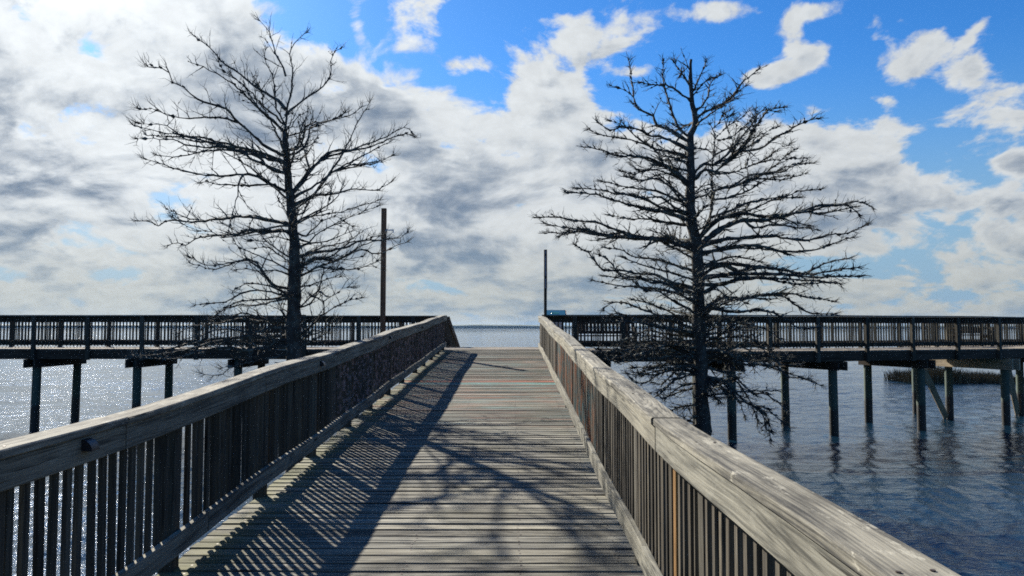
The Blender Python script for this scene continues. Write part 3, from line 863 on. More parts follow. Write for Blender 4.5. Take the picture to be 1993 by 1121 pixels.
LT = [A((1008, 740))[0], A((1015, 850))[0], A((1025, 1000))[0], A((1040, 1121))[0], *B((985, 60), (997, 160), (1003, 260), (1010, 400), (1006, 600), (1006, 800), (1010, 1000)), (573, 800), (574, 900), (574, 1000)]
LL = [A((1008, 745), (1020, 650), (1022, 590), (1050, 480), (1055, 350), (1038, 270), (1062, 205), (1130, 140)),
 A((1022, 600), (965, 550), (870, 490), (790, 435), (700, 360), (615, 300), (560, 230), (510, 195), (445, 145)),
 A((1004, 735), (930, 670), (860, 610), (800, 520), (770, 470), (700, 410), (640, 370), (610, 320)),
 A((975, 690), (960, 600), (950, 500), (930, 390), (890, 300), (890, 240)),
 A((1045, 400), (1000, 350), (950, 260), (930, 190), (895, 110), (860, 68)),
 A((1020, 640), (1080, 580), (1170, 510), (1240, 460), (1285, 390), (1285, 310), (1310, 250), (1345, 232)),
 A((1010, 890), (900, 830), (800, 745), (730, 680), (650, 600), (560, 570), (480, 540), (400, 470), (330, 435), (310, 380), (260, 350), (180, 345)),
 A((730, 690), (620, 660), (500, 660), (400, 660), (300, 640), (200, 600), (130, 600)),
 A((1010, 930), (880, 870), (760, 840), (680, 815), (600, 800), (480, 770), (380, 760), (250, 740), (100, 700)),
 A((700, 840), (560, 840), (430, 830), (320, 790), (210, 785), (120, 780)),
 A((1015, 1000), (900, 940), (800, 900), (740, 860), (560, 850), (430, 880), (330, 890), (240, 880)),
 A((1025, 1115), (920, 1050), (850, 1010), (790, 995), (650, 1005), (540, 1000), (430, 985), (320, 955), (240, 930), (165, 905)),
 A((900, 1060), (780, 1065), (650, 1060), (510, 1045)),
 A((790, 1000), (755, 1060), (740, 1121), (700, 1230), (670, 1330)),
 A((1020, 880), (1110, 850), (1150, 780), (1170, 700), (1240, 680), (1310, 660), (1400, 640), (1470, 590)),
 A((1040, 1110), (1120, 1040), (1180, 950), (1270, 890), (1340, 870), (1400, 850), (1500, 835), (1620, 790), (1740, 750), (1790, 765)),
 A((1060, 1190), (1180, 1121), (1240, 1050), (1300, 960), (1350, 880), (1400, 790), (1440, 700), (1500, 600), (1520, 560)),
 A((1045, 1140), (1200, 1060), (1320, 970), (1430, 910), (1520, 860), (1640, 800)),
 A((1330, 990), (1420, 970), (1500, 940), (1580, 920), (1660, 880)),
 A((1180, 1121), (1330, 1110), (1400, 1085), (1500, 1090), (1570, 1090), (1650, 1045)),
 A((1170, 960), (1150, 900), (1130, 830), (1100, 780), (1110, 720), (1140, 650), (1150, 600)),
 A((1010, 770), (1110, 740), (1200, 700)),
 A((1020, 930), (1100, 920), (1130, 960)),
 B((1000, 235), (900, 210), (800, 190), (700, 185), (600, 195), (480, 210), (400, 215), (300, 205), (230, 235), (170, 210), (100, 208)),
 B((480, 210), (380, 190), (300, 150), (270, 130)),
 B((1000, 265), (900, 270), (840, 260), (740, 285), (600, 300), (540, 270), (470, 265)),
 B((1000, 225), (1100, 170), (1200, 120), (1260, 60), (1290, 0)),
 B((995, 150), (1080, 100), (1130, 50), (1190, 0)),
 B((1100, 180), (1200, 165), (1300, 150), (1370, 125), (1490, 90)),
 B((1005, 300), (1100, 330), (1130, 290), (1200, 250), (1300, 210), (1340, 235)),
 B((1005, 430), (1120, 390), (1250, 375), (1300, 360), (1400, 320), (1500, 315), (1620, 300), (1660, 270)),
 B((1008, 540), (1150, 470), (1260, 430), (1360, 370), (1430, 335), (1540, 315)),
 B((1150, 480), (1250, 490), (1380, 485), (1480, 440)),
 B((1020, 720), (1045, 620), (1045, 500), (1060, 400), (1040, 330)),
 B((1010, 740), (1100, 650), (1160, 590), (1180, 500), (1220, 490)),
 B((1160, 590), (1230, 630), (1290, 590), (1340, 590)),
 B((1005, 430), (920, 380), (850, 330), (760, 320)),
 B((960, 640), (900, 590), (850, 530), (800, 470), (740, 435), (650, 455), (560, 485), (500, 475), (415, 450)),
 B((1005, 650), (900, 665), (800, 690), (700, 690), (620, 710), (570, 740), (520, 770)),
 B((1005, 650), (850, 610), (760, 610), (700, 630), (620, 670), (450, 690)),
 B((900, 600), (830, 580), (740, 570), (660, 610)),
 B((1005, 525), (900, 490), (820, 500), (740, 480), (680, 490)),
 B((1010, 890), (1120, 800), (1180, 740), (1250, 700), (1330, 660), (1395, 650)),
 B((1200, 730), (1190, 660), (1120, 640)),
 B((1005, 890), (880, 890), (780, 870), (650, 880), (500, 890), (350, 930), (200, 960), (60, 990), (0, 975)),
 B((1005, 940), (860, 930), (740, 950), (600, 940), (450, 970), (300, 1000), (100, 990)),
 B((1005, 970), (860, 1000), (750, 1020), (640, 1050), (600, 1090), (500, 1090)),
 B((1005, 830), (880, 820), (780, 850), (600, 830), (450, 870), (350, 900)),
 B((1005, 780), (850, 790), (700, 770), (560, 800), (440, 810), (350, 850)),
 B((1010, 960), (1100, 900), (1180, 860), (1250, 800)),
 B((1010, 880), (1120, 840), (1200, 850)),
 B((1005, 800), (930, 720), (960, 640)),
 B((1005, 330), (920, 300), (850, 310)), B((1005, 470), (1100, 440), (1200, 420), (1300, 430), (1400, 410)),
 B((1005, 380), (1080, 340), (1160, 330), (1260, 300), (1330, 270)), B((1005, 600), (1100, 580), (1200, 540), (1270, 530)),
]
def r_left(z): return .118 if z > 8 else (.125+.035*max(0, 1-z/2.2) if z < 3 else .125-.080*((z-3)/3.6)) if z < 6.4 else .048
RT = [*C((898, 45), (900, 200), (905, 300), (925, 400), (900, 480), (895, 550), (900, 700), (895, 850), (902, 980), (930, 1110)), *D((870, 150), (875, 300), (875, 450), (880, 600), (885, 700), (888, 850), (900, 1000)), (1369, 870), (1370, 980)]
RL = [C((925, 1085), (1000, 980), (1020, 850), (1020, 700), (1025, 600), (1035, 480), (1010, 420)),
 C((900, 500), (830, 440), (790, 350), (770, 280), (740, 180), (740, 50)),
 C((895, 530), (790, 460), (700, 420), (680, 370), (600, 330), (570, 270), (560, 180), (540, 50)),
 C((570, 280), (520, 230), (450, 200)),
 C((903, 290), (850, 250), (790, 210), (750, 190), (680, 190), (610, 180)),
 C((900, 210), (860, 150), (800, 60)),
 C((925, 400), (970, 350), (1040, 330), (1100, 290), (1150, 240), (1200, 170), (1290, 100)),
 C((960, 350), (990, 270), (1010, 180), (1060, 135)),
 C((1000, 335), (1080, 300), (1140, 250), (1210, 200)),
 C((900, 240), (940, 160), (980, 70)), C((898, 120), (880, 90), (840, 130)), C((903, 260), (960, 190), (1000, 160)),
 C((895, 610), (800, 580), (700, 560), (650, 540), (560, 510), (450, 490), (390, 480), (310, 450)),
 C((650, 540), (580, 490), (520, 430), (440, 400)),
 C((900, 780), (800, 690), (720, 640), (650, 610), (550, 600), (470, 600), (400, 570), (350, 560), (290, 550)),
 C((730, 650), (690, 570), (640, 520)),
 C((898, 760), (740, 690), (650, 680), (580, 700), (500, 690)),
 C((895, 920), (830, 840), (780, 780), (700, 730), (600, 740), (530, 720)),
 C((895, 890), (790, 840), (700, 800), (600, 790), (500, 770), (390, 745)),
 C((898, 970), (740, 920), (640, 900), (540, 880), (440, 850), (350, 820), (270, 815), (190, 812)),
 C((900, 1000), (760, 980), (640, 960), (540, 960), (430, 940)),
 C((925, 1115), (830, 1110), (740, 1080), (640, 1070), (540, 1050), (430, 1010), (350, 980), (240, 970), (120, 950), (10, 955)),
 C((640, 1070), (540, 1060), (400, 1050), (280, 1020), (170, 1010), (70, 990)),
 C((560, 1080), (440, 1080), (330, 1060), (240, 1040), (150, 1060)),
 C((900, 760), (980, 680), (1040, 690), (1080, 650), (1150, 600), (1220, 510), (1280, 420), (1340, 340), (1430, 320)),
 C((1100, 650), (1180, 580), (1300, 560), (1380, 500), (1450, 460), (1520, 420), (1620, 385)),
 C((1040, 490), (1120, 490), (1200, 430), (1250, 380)), C((1035, 480), (1100, 420), (1180, 380), (1230, 340)), C((1020, 440), (1080, 390), (1140, 360)),
 C((1180, 700), (1220, 600), (1250, 520), (1270, 400)),
 C((1020, 800), (1120, 780), (1220, 750), (1330, 700), (1420, 690), (1500, 650), (1600, 640)),
 C((1120, 790), (1250, 740), (1380, 740), (1450, 730), (1550, 700)),
 C((1200, 700), (1330, 660), (1420, 600), (1500, 560)), C((1025, 700), (1150, 690), (1280, 640), (1400, 620), (1560, 610)), C((1025, 620), (1130, 560), (1260, 500), (1400, 430)),
 C((1010, 960), (1120, 920), (1200, 880), (1330, 850), (1450, 830), (1530, 800), (1640, 790)),
 C((935, 1121), (1040, 1040), (1100, 1000), (1200, 970), (1330, 965), (1450, 940), (1560, 910), (1650, 880), (1750, 880), (1860, 860), (1940, 895)),
 C((935, 1121), (1080, 1080), (1200, 1070), (1330, 1060), (1450, 1070), (1580, 1080), (1700, 1050), (1800, 1040), (1910, 990)),
 C((1220, 980), (1280, 1020), (1380, 1000), (1500, 1010), (1620, 1020)), C((1560, 910), (1640, 930), (1740, 910), (1840, 890)),
 C((895, 640), (820, 620), (760, 600)), C((895, 830), (960, 800), (1020, 780)), C((900, 560), (980, 560), (1030, 590)),
 D((870, 130), (760, 70), (650, 20), (560, 0)),
 D((875, 280), (740, 250), (640, 200), (560, 200), (460, 180), (370, 180), (330, 140), (290, 90), (220, 45)),
 D((872, 190), (740, 150), (640, 120), (540, 110), (460, 70), (380, 60)),
 D((875, 360), (750, 300), (650, 280), (560, 270), (450, 260), (320, 235)),
 D((875, 480), (740, 410), (650, 370), (590, 350), (530, 335)),
 D((878, 540), (740, 500), (640, 470), (540, 440), (440, 410), (370, 430)),
 D((872, 180), (1000, 140), (1100, 150), (1200, 160), (1350, 180), (1450, 200), (1600, 180), (1720, 165)),
 D((870, 110), (1000, 60), (1100, 60), (1250, 70), (1350, 95)),
 D((875, 310), (1000, 250), (1100, 230), (1250, 220), (1400, 230), (1540, 240), (1625, 250)),
 D((875, 420), (950, 350), (1020, 325), (1120, 330), (1220, 310), (1330, 320), (1400, 370), (1480, 410), (1600, 410)),
 D((1200, 310), (1350, 300), (1450, 320), (1600, 345)),
 D((875, 220), (1050, 200), (1150, 200), (1300, 200), (1500, 215), (1730, 210)),
 D((878, 490), (1020, 450), (1150, 470), (1250, 500), (1300, 540)),
 D((880, 600), (760, 590), (650, 570), (550, 590), (450, 600), (340, 600)),
 D((880, 640), (760, 640), (650, 650), (540, 660), (430, 670), (380, 640)),
 D((885, 690), (750, 700), (640, 720), (560, 740), (500, 730)),
 D((885, 730), (780, 750), (700, 800), (650, 830), (600, 840)),
 D((885, 780), (780, 800), (700, 860)),
 D((888, 900), (780, 905), (720, 930)),
 D((885, 640), (1000, 640), (1100, 680), (1200, 680), (1330, 720), (1400, 740), (1520, 790)),
 D((885, 690), (1000, 720), (1080, 760), (1160, 830), (1240, 840), (1340, 920)),
 D((885, 710), (960, 780), (1060, 760), (1120, 830), (1160, 900), (1190, 980)),
 D((1160, 890), (1230, 940), (1260, 1030)),
 D((883, 610), (1000, 600), (1120, 570), (1230, 600), (1350, 640)),
 D((887, 770), (980, 800), (1030, 850)), D((893, 990), (830, 985), (800, 965)),
 D((883, 560), (700, 540), (560, 530), (450, 560)), D((883, 660), (700, 600), (560, 620), (440, 640)), D((885, 700), (760, 670), (640, 690), (520, 700)),
 D((883, 650), (980, 620), (1080, 640), (1180, 640)), D((883, 560), (1000, 540), (1100, 530), (1180, 560)), D((886, 740), (940, 830), (990, 880)),
]
def r_right(z):
    if z < 1.6: return .14+.13*max(0, (1.6-z)/1.6)**1.6
    if z < 5: return .14-.022*(z-1.6)/3.4
    return max(.028, .118-.088*(z-5)/3.2)
rng = random.Random(3)
ex_l = [(rng.uniform(3.2, 6.6), s*(math.pi/2+rng.uniform(-.5, .5)), rng.uniform(.9, 2.1)) for s in (1, -1) for _ in range(11)]
ex_r = [(rng.uniform(1.6, 7.2), s*(math.pi/2+rng.uniform(-.6, .6)), rng.uniform(1.0, 2.3)) for s in (1, -1) for _ in range(15)]
tl_ = make_tree('bald_cypress', 'bare open-crowned tree with thin upswept limbs behind the left ramp railing', 12.9, LT, LL, r_left, .022, 9.0, .7, 1.0, 1.0, ex_l, 11, .46, None, lambda y: 0 if y < 200 else .55 if y < 480 else .5 if y < 600 else 1.0, 1.0)
tr_ = make_tree('bald_cypress', 'bare dense dark tree with level layered limbs, standing in the water right of the ramp', 15.0, RT, RL, r_right, .028, 13.5, .38, .35, 1.6, ex_r, 5, .46,
          [(.1, .42), (2.6, .34), (4.4, .4), (5.5, .35)], lambda y: 0 if y < 180 else .5 if y < 330 else .9 if y < 600 else 1.8, 1.3)

# ------------------------------------------------------------------ marsh grass
random.seed(21)
g = MB()
def tuft_h(x, y): return .85
for k in range(15000):
    x = random.uniform(22.1, 40); 
    ya = 43.0+random.uniform(0, 3.2)
    e = min(1, (x-22.1)/1.1)
    if random.random() > e**.4: continue
    x += random.gauss(0, .12)
    h = (.62+.25*random.random())*(.45+.55*min(1, (x-22.0)/.9))*(1+.18*math.sin(x*2.1)+.12*math.sin(x*5.3+1))*(1-.8*min(1, max(0, (x-24.5)/6)))*random.uniform(.6, 1.25)
    ln = Vector((random.gauss(0, .16)-.25*(1-min(1, (x-22.1)/1.0)), random.gauss(0, .16)-(.18 if ya < 43.6 else 0), 0))
    p = Vector((x, ya, -.05)); w = random.uniform(.010, .02)
    m1 = p+ln*h*.45+Vector((0, 0, h*.6)); t1 = p+ln*h*1.3+Vector((0, 0, h))
    g.add([p-Vector((w, 0, 0)), p+Vector((w, 0, 0)), m1+Vector((w*.8, 0, 0)), m1-Vector((w*.8, 0, 0)), t1], [[0, 1, 2, 3], [3, 2, 4]], rnd=random.random())
gm, t, p = new_mat('marsh_grass_blades')
rn = t.node('ShaderNodeAttribute', attribute_name='rnd').outputs['Fac']
c = t.mix(rn, (.026, .024, .012), (.14, .115, .06))
t.put(p.inputs['Base Color'], c); t.put(p.inputs['Roughness'], .8)
go = g.build('marsh_grass', gm); go['kind'] = 'stuff'; go['label'] = 'clump of brown green marsh grass in the water beyond the right walkway'; go['category'] = 'grass'

# ------------------------------------------------------------------ far shore
sh = MB(); xs = np.arange(-4400, 4401, 20.0); N = len(xs)
rs_ = np.random.RandomState(4)
hh = np.convolve(rs_.rand(N+12), np.ones(13)/13, 'valid')*9+np.convolve(rs_.rand(N+2), np.ones(3)/3, 'valid')*2.6+8.5
vs = []
YS = 3000
for i in range(N):
    x = xs[i]; yy = YS+60*math.sin(x/700)
    vs += [(x, yy, -1), (x, yy, hh[i]*.75), (x, yy+30, hh[i]), (x, yy+400, hh[i]*.95), (x, yy+420, -1)]
fs = []
for i in range(N-1):
    for k in range(4): fs.append([i*5+k, (i+1)*5+k, (i+1)*5+k+1, i*5+k+1])
sh.add(vs, fs)
so = sh.build('far_shore', plain('distant_woods', (.045, .07, .04), .9, nscale=.02, namp=.5)); so['kind'] = 'structure'

# ------------------------------------------------------------------ water
def water():
    rr = [0.6]
    while rr[-1] < 70: rr.append(rr[-1]*(1.0045 if rr[-1] > 6 else 1.02))
    while rr[-1] < 5500: rr.append(rr[-1]*1.03)
    r = np.array(rr)
    fine = np.radians(np.arange(-44, 44.001, .11))
    coarse = np.radians(np.arange(46, 314.1, 2.0))
    th = np.concatenate([fine, coarse])
    Rr, Th = np.meshgrid(r, th, indexing='ij')
    X = Rr*np.sin(Th); Y = Rr*np.cos(Th); Z = np.zeros_like(X)
    rs = np.random.RandomState(9)
    for k in range(46):
        lam = .13*(1.085**k)*rs.uniform(.9, 1.1)      # 0.13 m and up
        if lam > 5: continue
        ang = math.radians(-62)+rs.normal(0, .55)
        kx, ky = 2*math.pi/lam*math.sin(ang), 2*math.pi/lam*math.cos(ang)
        amp = .0080*lam*(1 if lam < .30 else (.30/lam)**1.0)
        # waves too short for the mesh at a distance are left to the bump
        fade = np.clip((lam-Rr*.0045*3.2)/(lam*.5), 0, 1)
        coarse_f = (np.abs((Th+math.pi) % (2*math.pi)-math.pi) < math.radians(44.2)).astype(float)
        wrp = .35*np.sin(X*.37+k)+.35*np.sin(Y*.31+1.7*k)
        Z += amp*fade*coarse_f*np.sin(kx*X+ky*Y+rs.uniform(0, 6.28)+wrp)
    n1, n2 = Rr.shape
    co = np.stack([X, Y, Z], -1).reshape(-1, 3)
    idx = np.arange(n1*n2).reshape(n1, n2)
    nx = np.roll(idx, -1, axis=1)
    q = np.stack([idx[:-1], idx[1:], nx[1:], nx[:-1]], -1).reshape(-1, 4)
    me = bpy.data.meshes.new('water')
    me.vertices.add(len(co)+1); 
    co = np.vstack([co, [[0, 0, 0]]])
    me.vertices.foreach_set('co', co.astype(np.float32).ravel())
    c0 = np.stack([np.full(n2, n1*n2), idx[0], nx[0]], -1)
    nl = q.size+c0.size
    me.loops.add(nl); me.loops.foreach_set('vertex_index', np.concatenate([q.ravel(), c0.ravel()]).astype(np.int32))
    ls = np.concatenate([np.arange(len(q))*4, q.size+np.arange(len(c0))*3]).astype(np.int32)
    me.polygons.add(len(ls)); me.polygons.foreach_set('loop_start', ls)
    me.update(calc_edges=True)
    me.polygons.foreach_set('use_smooth', [True]*len(me.polygons))
    m, t, p = new_mat('sound_water')
    pos = t.node('ShaderNodeNewGeometry').outputs['Position']
    dist = t.v('LENGTH', pos)
    rot = t.node('ShaderNodeMapping'); t.put(rot.inputs['Vector'], pos); rot.inputs['Rotation'].default_value = (0, 0, R(-28)); rot.inputs['Scale'].default_value = (.6, 1.0, 1.0)
    v = rot.outputs[0]
    n1_ = t.noise(v, 9, 4, .6)
    n2_ = t.noise(v, 2.8, 2.5, .5)
    n3_ = t.noise(v, .5, 3, .6)
    far = t.mr(dist, 8, 45)
    h = t.m('MULTIPLY', n1_, .024)
    h = t.m('ADD', h, t.m('MULTIPLY', t.m('MULTIPLY', n2_, far), .098))
    h = t.m('ADD', h, t.m('MULTIPLY', t.m('MULTIPLY', n3_, far), .16))
    gust = t.noise(t.v('MULTIPLY', v, (.5, 1, 1)), .13, 3, .6)
    h = t.m('MULTIPLY', h, t.mr(gust, .35, .65, .55, 1.25))
    b = t.node('ShaderNodeBump'); t.put(b.inputs['Strength'], 1.0); t.put(b.inputs['Distance'], 1.0); t.put(b.inputs['Height'], h)
    t.l.new(b.outputs[0], p.inputs['Normal'])
    t.put(p.inputs['Base Color'], (.004, .016, .030)); t.put(p.inputs['Roughness'], .03); t.put(p.inputs['IOR'], 1.333)
    me.materials.append(m)
    o = bpy.data.objects.new('water', me); COL.objects.link(o); o['kind'] = 'structure'
    return o
water()

# ------------------------------------------------------------------ haze over the sound
def haze():
    x0, x1, y0, y1, z0, z1 = -6000, 6000, -6000, 6000, -3, 40
    vs = [(x, y, z) for z in (z0, z1) for y in (y0, y1) for x in (x0, x1)]
    me = bpy.data.meshes.new('haze'); me.from_pydata(vs, [], [(0, 2, 3, 1), (4, 5, 7, 6), (0, 1, 5, 4), (2, 6, 7, 3), (0, 4, 6, 2), (1, 3, 7, 5)])
    m = bpy.data.materials.new('sea_haze'); m.use_nodes = True; nt = m.node_tree; nt.nodes.clear()
    o_ = nt.nodes.new('ShaderNodeOutputMaterial'); v = nt.nodes.new('ShaderNodeVolumePrincipled')
    v.inputs['Color'].default_value = (.38, .62, 1.0, 1); v.inputs['Density'].default_value = 3.5e-5; v.inputs['Anisotropy'].default_value = .2
    nt.links.new(v.outputs[0], o_.inputs['Volume']); me.materials.append(m)
    o = bpy.data.objects.new('haze', me); COL.objects.link(o); o['kind'] = 'stuff'
haze()

# ------------------------------------------------------------------ sky
COV, LITK, TH, LO0, LO1, G0, G1 = .16, 2.6, .46, -.30, .46, -.02, 1.10
def make_world():
    w = bpy.data.worlds.new('World'); scn.world = w; w.use_nodes = True
    w.cycles.sampling_method = 'MANUAL'; w.cycles.sample_map_resolution = 2048
    w.node_tree.nodes.clear(); t = NT(w.node_tree)
    out = t.node('ShaderNodeOutputWorld'); bg = t.node('ShaderNodeBackground'); t.l.new(bg.outputs[0], out.inputs[0])
    sky = t.node('ShaderNodeTexSky', sky_type='NISHITA'); sky.sun_disc = False
    sky.sun_elevation = SUN_EL; sky.sun_rotation = SUN_AZ % (2*math.pi); sky.altitude = 0; sky.air_density = 1.0; sky.dust_density = .3; sky.ozone_density = 2.5
    dirv = t.v('NORMALIZE', t.node('ShaderNodeTexCoord').outputs['Generated'])
    x, y, z = t.sep(dirv)
    zc = t.m('MAXIMUM', z, 0.0)
    k = t.m('DIVIDE', 1.0, t.m('ADD', zc, .38))
    q = t.comb(t.m('MULTIPLY', x, k), t.m('MULTIPLY', y, k), 3.7)
    az = t.m('ARCTAN2', x, y); el = t.m('ARCSINE', z)
    # where the cloud deck ends and the open blue begins: elevation limit for each azimuth
    fc = t.node('ShaderNodeFloatCurve')
    azn = t.mr(az, R(-50), R(50), 0, 1, smooth=False)
    t.put(fc.inputs['Value'], azn)
    cv = fc.mapping.curves[0]
    pts = [(-600, -700), (0, -330), (300, -120), (480, 25), (650, 90), (800, 118), (900, 165), (980, 235), (1080, 275), (1200, 255), (1350, 250), (1480, 240), (1570, 245), (1650, 275), (1750, 330), (1850, 385), (1993, 400), (2400, 380)]
    pp = []
    for (a, b) in pts:
        aa = math.atan((a-CX)/F); ee = math.atan((637-b)/F*math.cos(aa))
        pp.append(((aa+R(50))/R(100), ee/R(45)))
    pp = [(-.0+max(0, min(1, a)), max(0, min(1, b))) for a, b in pp]
    cv.points[0].location = (0, pp[0][1]); cv.points[1].location = (1, pp[-1][1])
    for a, b in pp[1:-1]: cv.points.new(a, b)
    fc.mapping.update()
    lim = t.m('MULTIPLY', fc.outputs[0], R(45))
    below = t.m('SUBTRACT', lim, el)                       # > 0 inside the cloudy part
    cover = t.mr(below, R(-2.6), R(2.2), -1.0, .95)
    side_ = t.mr(t.m('ABSOLUTE', az), R(50), R(85), 0, 1)
    cover = t.m('SUBTRACT', cover, t.m('MULTIPLY', side_, 1.6))
    cover = t.m('SUBTRACT', cover, t.mr(el, R(30), R(50), 0, 1.8))
    def bump_(px, py, rx, ry, amp, rotd=0):
        nonlocal cover
        if amp > 0 and py < 200 and px > 1100: amp *= .90
        if amp < 0: amp *= 1.45 if py > 400 else .8
        a0 = math.atan((px-CX)/F); e0 = math.atan((637-py)/F*math.cos(a0)); kk = .82 if (amp > 0 and py < 200 and px > 1100) else 1.0; sx_, sy_ = rx*kk/F, ry*kk/F
        da = t.m('SUBTRACT', az, a0); de = t.m('SUBTRACT', el, e0)
        cr, sr = math.cos(R(rotd)), math.sin(R(rotd))
        u = t.m('DIVIDE', t.m('ADD', t.m('MULTIPLY', da, cr), t.m('MULTIPLY', de, sr)), sx_)
        v = t.m('DIVIDE', t.m('SUBTRACT', t.m('MULTIPLY', de, cr), t.m('MULTIPLY', da, sr)), sy_)
        r2 = t.m('ADD', t.m('MULTIPLY', u, u), t.m('MULTIPLY', v, v))
        g_ = t.m('EXPONENT', t.m('MULTIPLY', r2, -1.0))
        cover = t.m('ADD', cover, t.m('MULTIPLY', g_, amp))
    for b_ in [(1072, 200, 75, 62, 2.6), (1010, 170, 30, 30, 1.0), (1190, 85, 60, 13, 1.15, 20), (1130, 105, 12, 30, 1.1), (1225, 130, 55, 14, 1.1),
               (1500, 142, 85, 26, 1.75), (1590, 95, 42, 26, 1.7), (1545, 55, 30, 30, 1.2), (1415, 8, 85, 26, 1.8), (1600, 8, 60, 24, 1.5),
               (1790, 118, 42, 42, 1.75), (1838, 68, 34, 34, 1.35), (1903, 122, 50, 44, 1.95), (1732, 186, 24, 14, 1.4), (1915, 45, 40, 12, 1.1, 45),
               (1640, 300, 110, 60, 1.5), (1990, 312, 40, 20, 1.3), (1720, 340, 100, 50, .6),
               (690, 40, 24, 60, 1.15, 12), (560, 12, 50, 20, 1.0), (900, 120, 60, 20, .8), (820, 90, 80, 20, .4), (760, 20, 30, 20, .5),
               (190, 190, 30, 20, -1.3), (350, 70, 40, 20, -.5), (30, 120, 30, 14, -.9), (640, 165, 30, 20, -.7), (860, 560, 70, 18, -1.0), (180, 480, 160, 22, -.5),
               (120, 530, 150, 18, -.7), (60, 400, 80, 20, -.3), (1000, 300, 40, 14, -.7), (1060, 250, 40, 14, -.4), (1740, 510, 190, 26, -.9), (1930, 560, 150, 24, -.8), (1500, 560, 120, 16, -.35), (1850, 450, 160, 60, -.45), (1650, 590, 300, 25, -.7), (1250, 590, 120, 14, -.5), (880, 455, 60, 16, -.5)]:
        bump_(*b_)
    wv = t.node('ShaderNodeTexNoise'); t.put(wv.inputs['Vector'], q); t.put(wv.inputs['Scale'], 1.7); t.put(wv.inputs['Detail'], 3.0)
    q2 = t.v('ADD', q, t.v('SCALE', t.v('SUBTRACT', wv.outputs['Color'], (.5, .5, .5)), scale=.30))
    def billow(vec, det):
        vo = t.node('ShaderNodeTexVoronoi', feature='F1', normalize=True, voronoi_dimensions='2D'); t.put(vo.inputs['Vector'], vec); t.put(vo.inputs['Scale'], 6.4)
        t.put(vo.inputs['Detail'], det); t.put(vo.inputs['Roughness'], .52); t.put(vo.inputs['Lacunarity'], 2.15)
        return t.m('SUBTRACT', 1.0, vo.outputs['Distance'])
    def dens(vec, det):
        a_ = t.noise(vec, 4.7, det+4, .60, dim='2D')
        b_ = billow(vec, det)
        return t.m('ADD', t.m('MULTIPLY', t.m('SUBTRACT', a_, .5), .85), t.m('MULTIPLY', t.m('SUBTRACT', b_, .62), .44))
    n1 = dens(q2, 4.5)
    qs = Vector((SUN.x, SUN.y, 0))/(SUN.z+.38)+Vector((0, 0, 3.7))
    tow = t.v('NORMALIZE', t.v('SUBTRACT', tuple(qs), q))
    n1s = dens(t.v('ADD', q2, t.v('SCALE', tow, scale=.042)), 3.0)
    low = t.noise(q2, 2.5, 6, .55, dim='2D')
    fine = t.noise(q2, 22, 6, .62, dim='2D')
    d = t.m('ADD', n1, t.m('MULTIPLY', cover, COV))
    alpha = t.mr(d, -.060, .060)
    thick = t.mr(d, .03, .34, 0, 1, smooth=False)
    lit = t.m('MULTIPLY', t.m('SUBTRACT', n1, n1s), LITK)
    grey = t.m('ADD', t.m('MULTIPLY', thick, TH), t.m('MULTIPLY', t.mr(low, .36, .64, LO0, LO1, smooth=False), t.mr(d, .02, .15)))
    grey = t.m('ADD', grey, t.m('MULTIPLY', t.m('SUBTRACT', fine, .5), .22))
    grey = t.m('SUBTRACT', grey, lit)
    grey = t.mr(grey, G0, G1, 0, 1)
    s_dot = t.m('MAXIMUM', t.v('DOT_PRODUCT', dirv, tuple(SUN)), 0.0)
    glow = t.m('POWER', s_dot, 7.0)
    bright = t.m('MULTIPLY_ADD', glow, .35, .86)
    bright = t.m('MULTIPLY', bright, t.m('MULTIPLY_ADD', fine, .34, .84))
    hz = t.mr(el, R(10), R(0), 0, 1)
    white = t.mix(hz, (.285, .30, .31), (.20, .212, .204))
    white = t.mix(1.0, white, t.comb(bright, bright, bright), 'MULTIPLY')
    dkc = t.mix(hz, (.070, .095, .132), (.085, .118, .152))
    ccol = t.mix(grey, white, dkc)
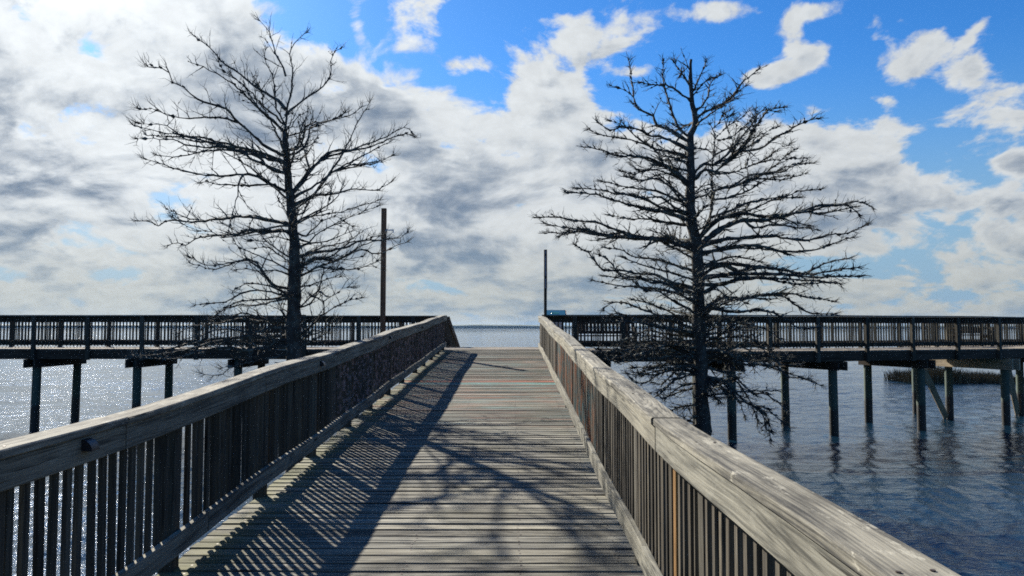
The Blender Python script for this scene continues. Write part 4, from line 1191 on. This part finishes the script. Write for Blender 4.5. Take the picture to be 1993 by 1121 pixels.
    hs = t.node('ShaderNodeHueSaturation'); t.put(hs.inputs['Saturation'], 1.3); t.put(hs.inputs['Value'], 1.0); t.put(hs.inputs['Color'], sky.outputs[0])
    blue = t.mix(1.0, hs.outputs[0], (.052, .050, .050), 'MULTIPLY')
    blue = t.mix(t.mr(el, R(20), R(0), 0, .9), blue, (.075, .135, .205))
    blue = t.mix(t.mr(el, R(5), R(20), 0, .85), blue, t.mix(1.0, blue, (.38, .78, 1.12), 'MULTIPLY'))
    col = t.mix(alpha, blue, ccol)
    # bright ring of sky close round the sun
    au = t.m('MULTIPLY_ADD', t.m('POWER', s_dot, 300.0), 15.0, 1.0)
    col = t.mix(1.0, col, t.comb(au, au, au), 'MULTIPLY')
    t.put(bg.inputs['Color'], col); t.put(bg.inputs['Strength'], 1.0)
make_world()

# ------------------------------------------------------------------ sun, camera, render
sl = bpy.data.lights.new('sun', 'SUN'); sl.energy = 5.0; sl.angle = R(.55); sl.color = (1.0, .93, .82)
so = bpy.data.objects.new('sun', sl); COL.objects.link(so)
so.rotation_euler = (-SUN).to_track_quat('-Z', 'Y').to_euler(); so.location = (0, 0, 30)
cam = bpy.data.cameras.new('camera'); co = bpy.data.objects.new('camera', cam); COL.objects.link(co)
cam.sensor_fit = 'HORIZONTAL'; cam.sensor_width = 36; cam.lens = 36*F/1993
cam.clip_start = .05; cam.clip_end = 20000
co.location = (0, 0, EYE)
co.rotation_euler = (Matrix.Rotation(R(90)+math.atan(T), 4, 'X')@Matrix.Rotation(R(.06), 4, 'Z')).to_euler()
scn.camera = co
vs_ = scn.view_settings; vs_.view_transform = 'Standard'; vs_.look = 'None'; vs_.exposure = 1.4; vs_.gamma = 1; vs_.use_curve_mapping = False
scn.cycles.use_denoising = False; scn.cycles.filter_width = 1.75; scn.cycles.caustics_reflective = False; scn.cycles.caustics_refractive = False
scn.cycles.sample_clamp_direct = 9.0; scn.cycles.sample_clamp_indirect = .8
scn.cycles.max_bounces = 6; scn.cycles.diffuse_bounces = 2; scn.cycles.glossy_bounces = 3
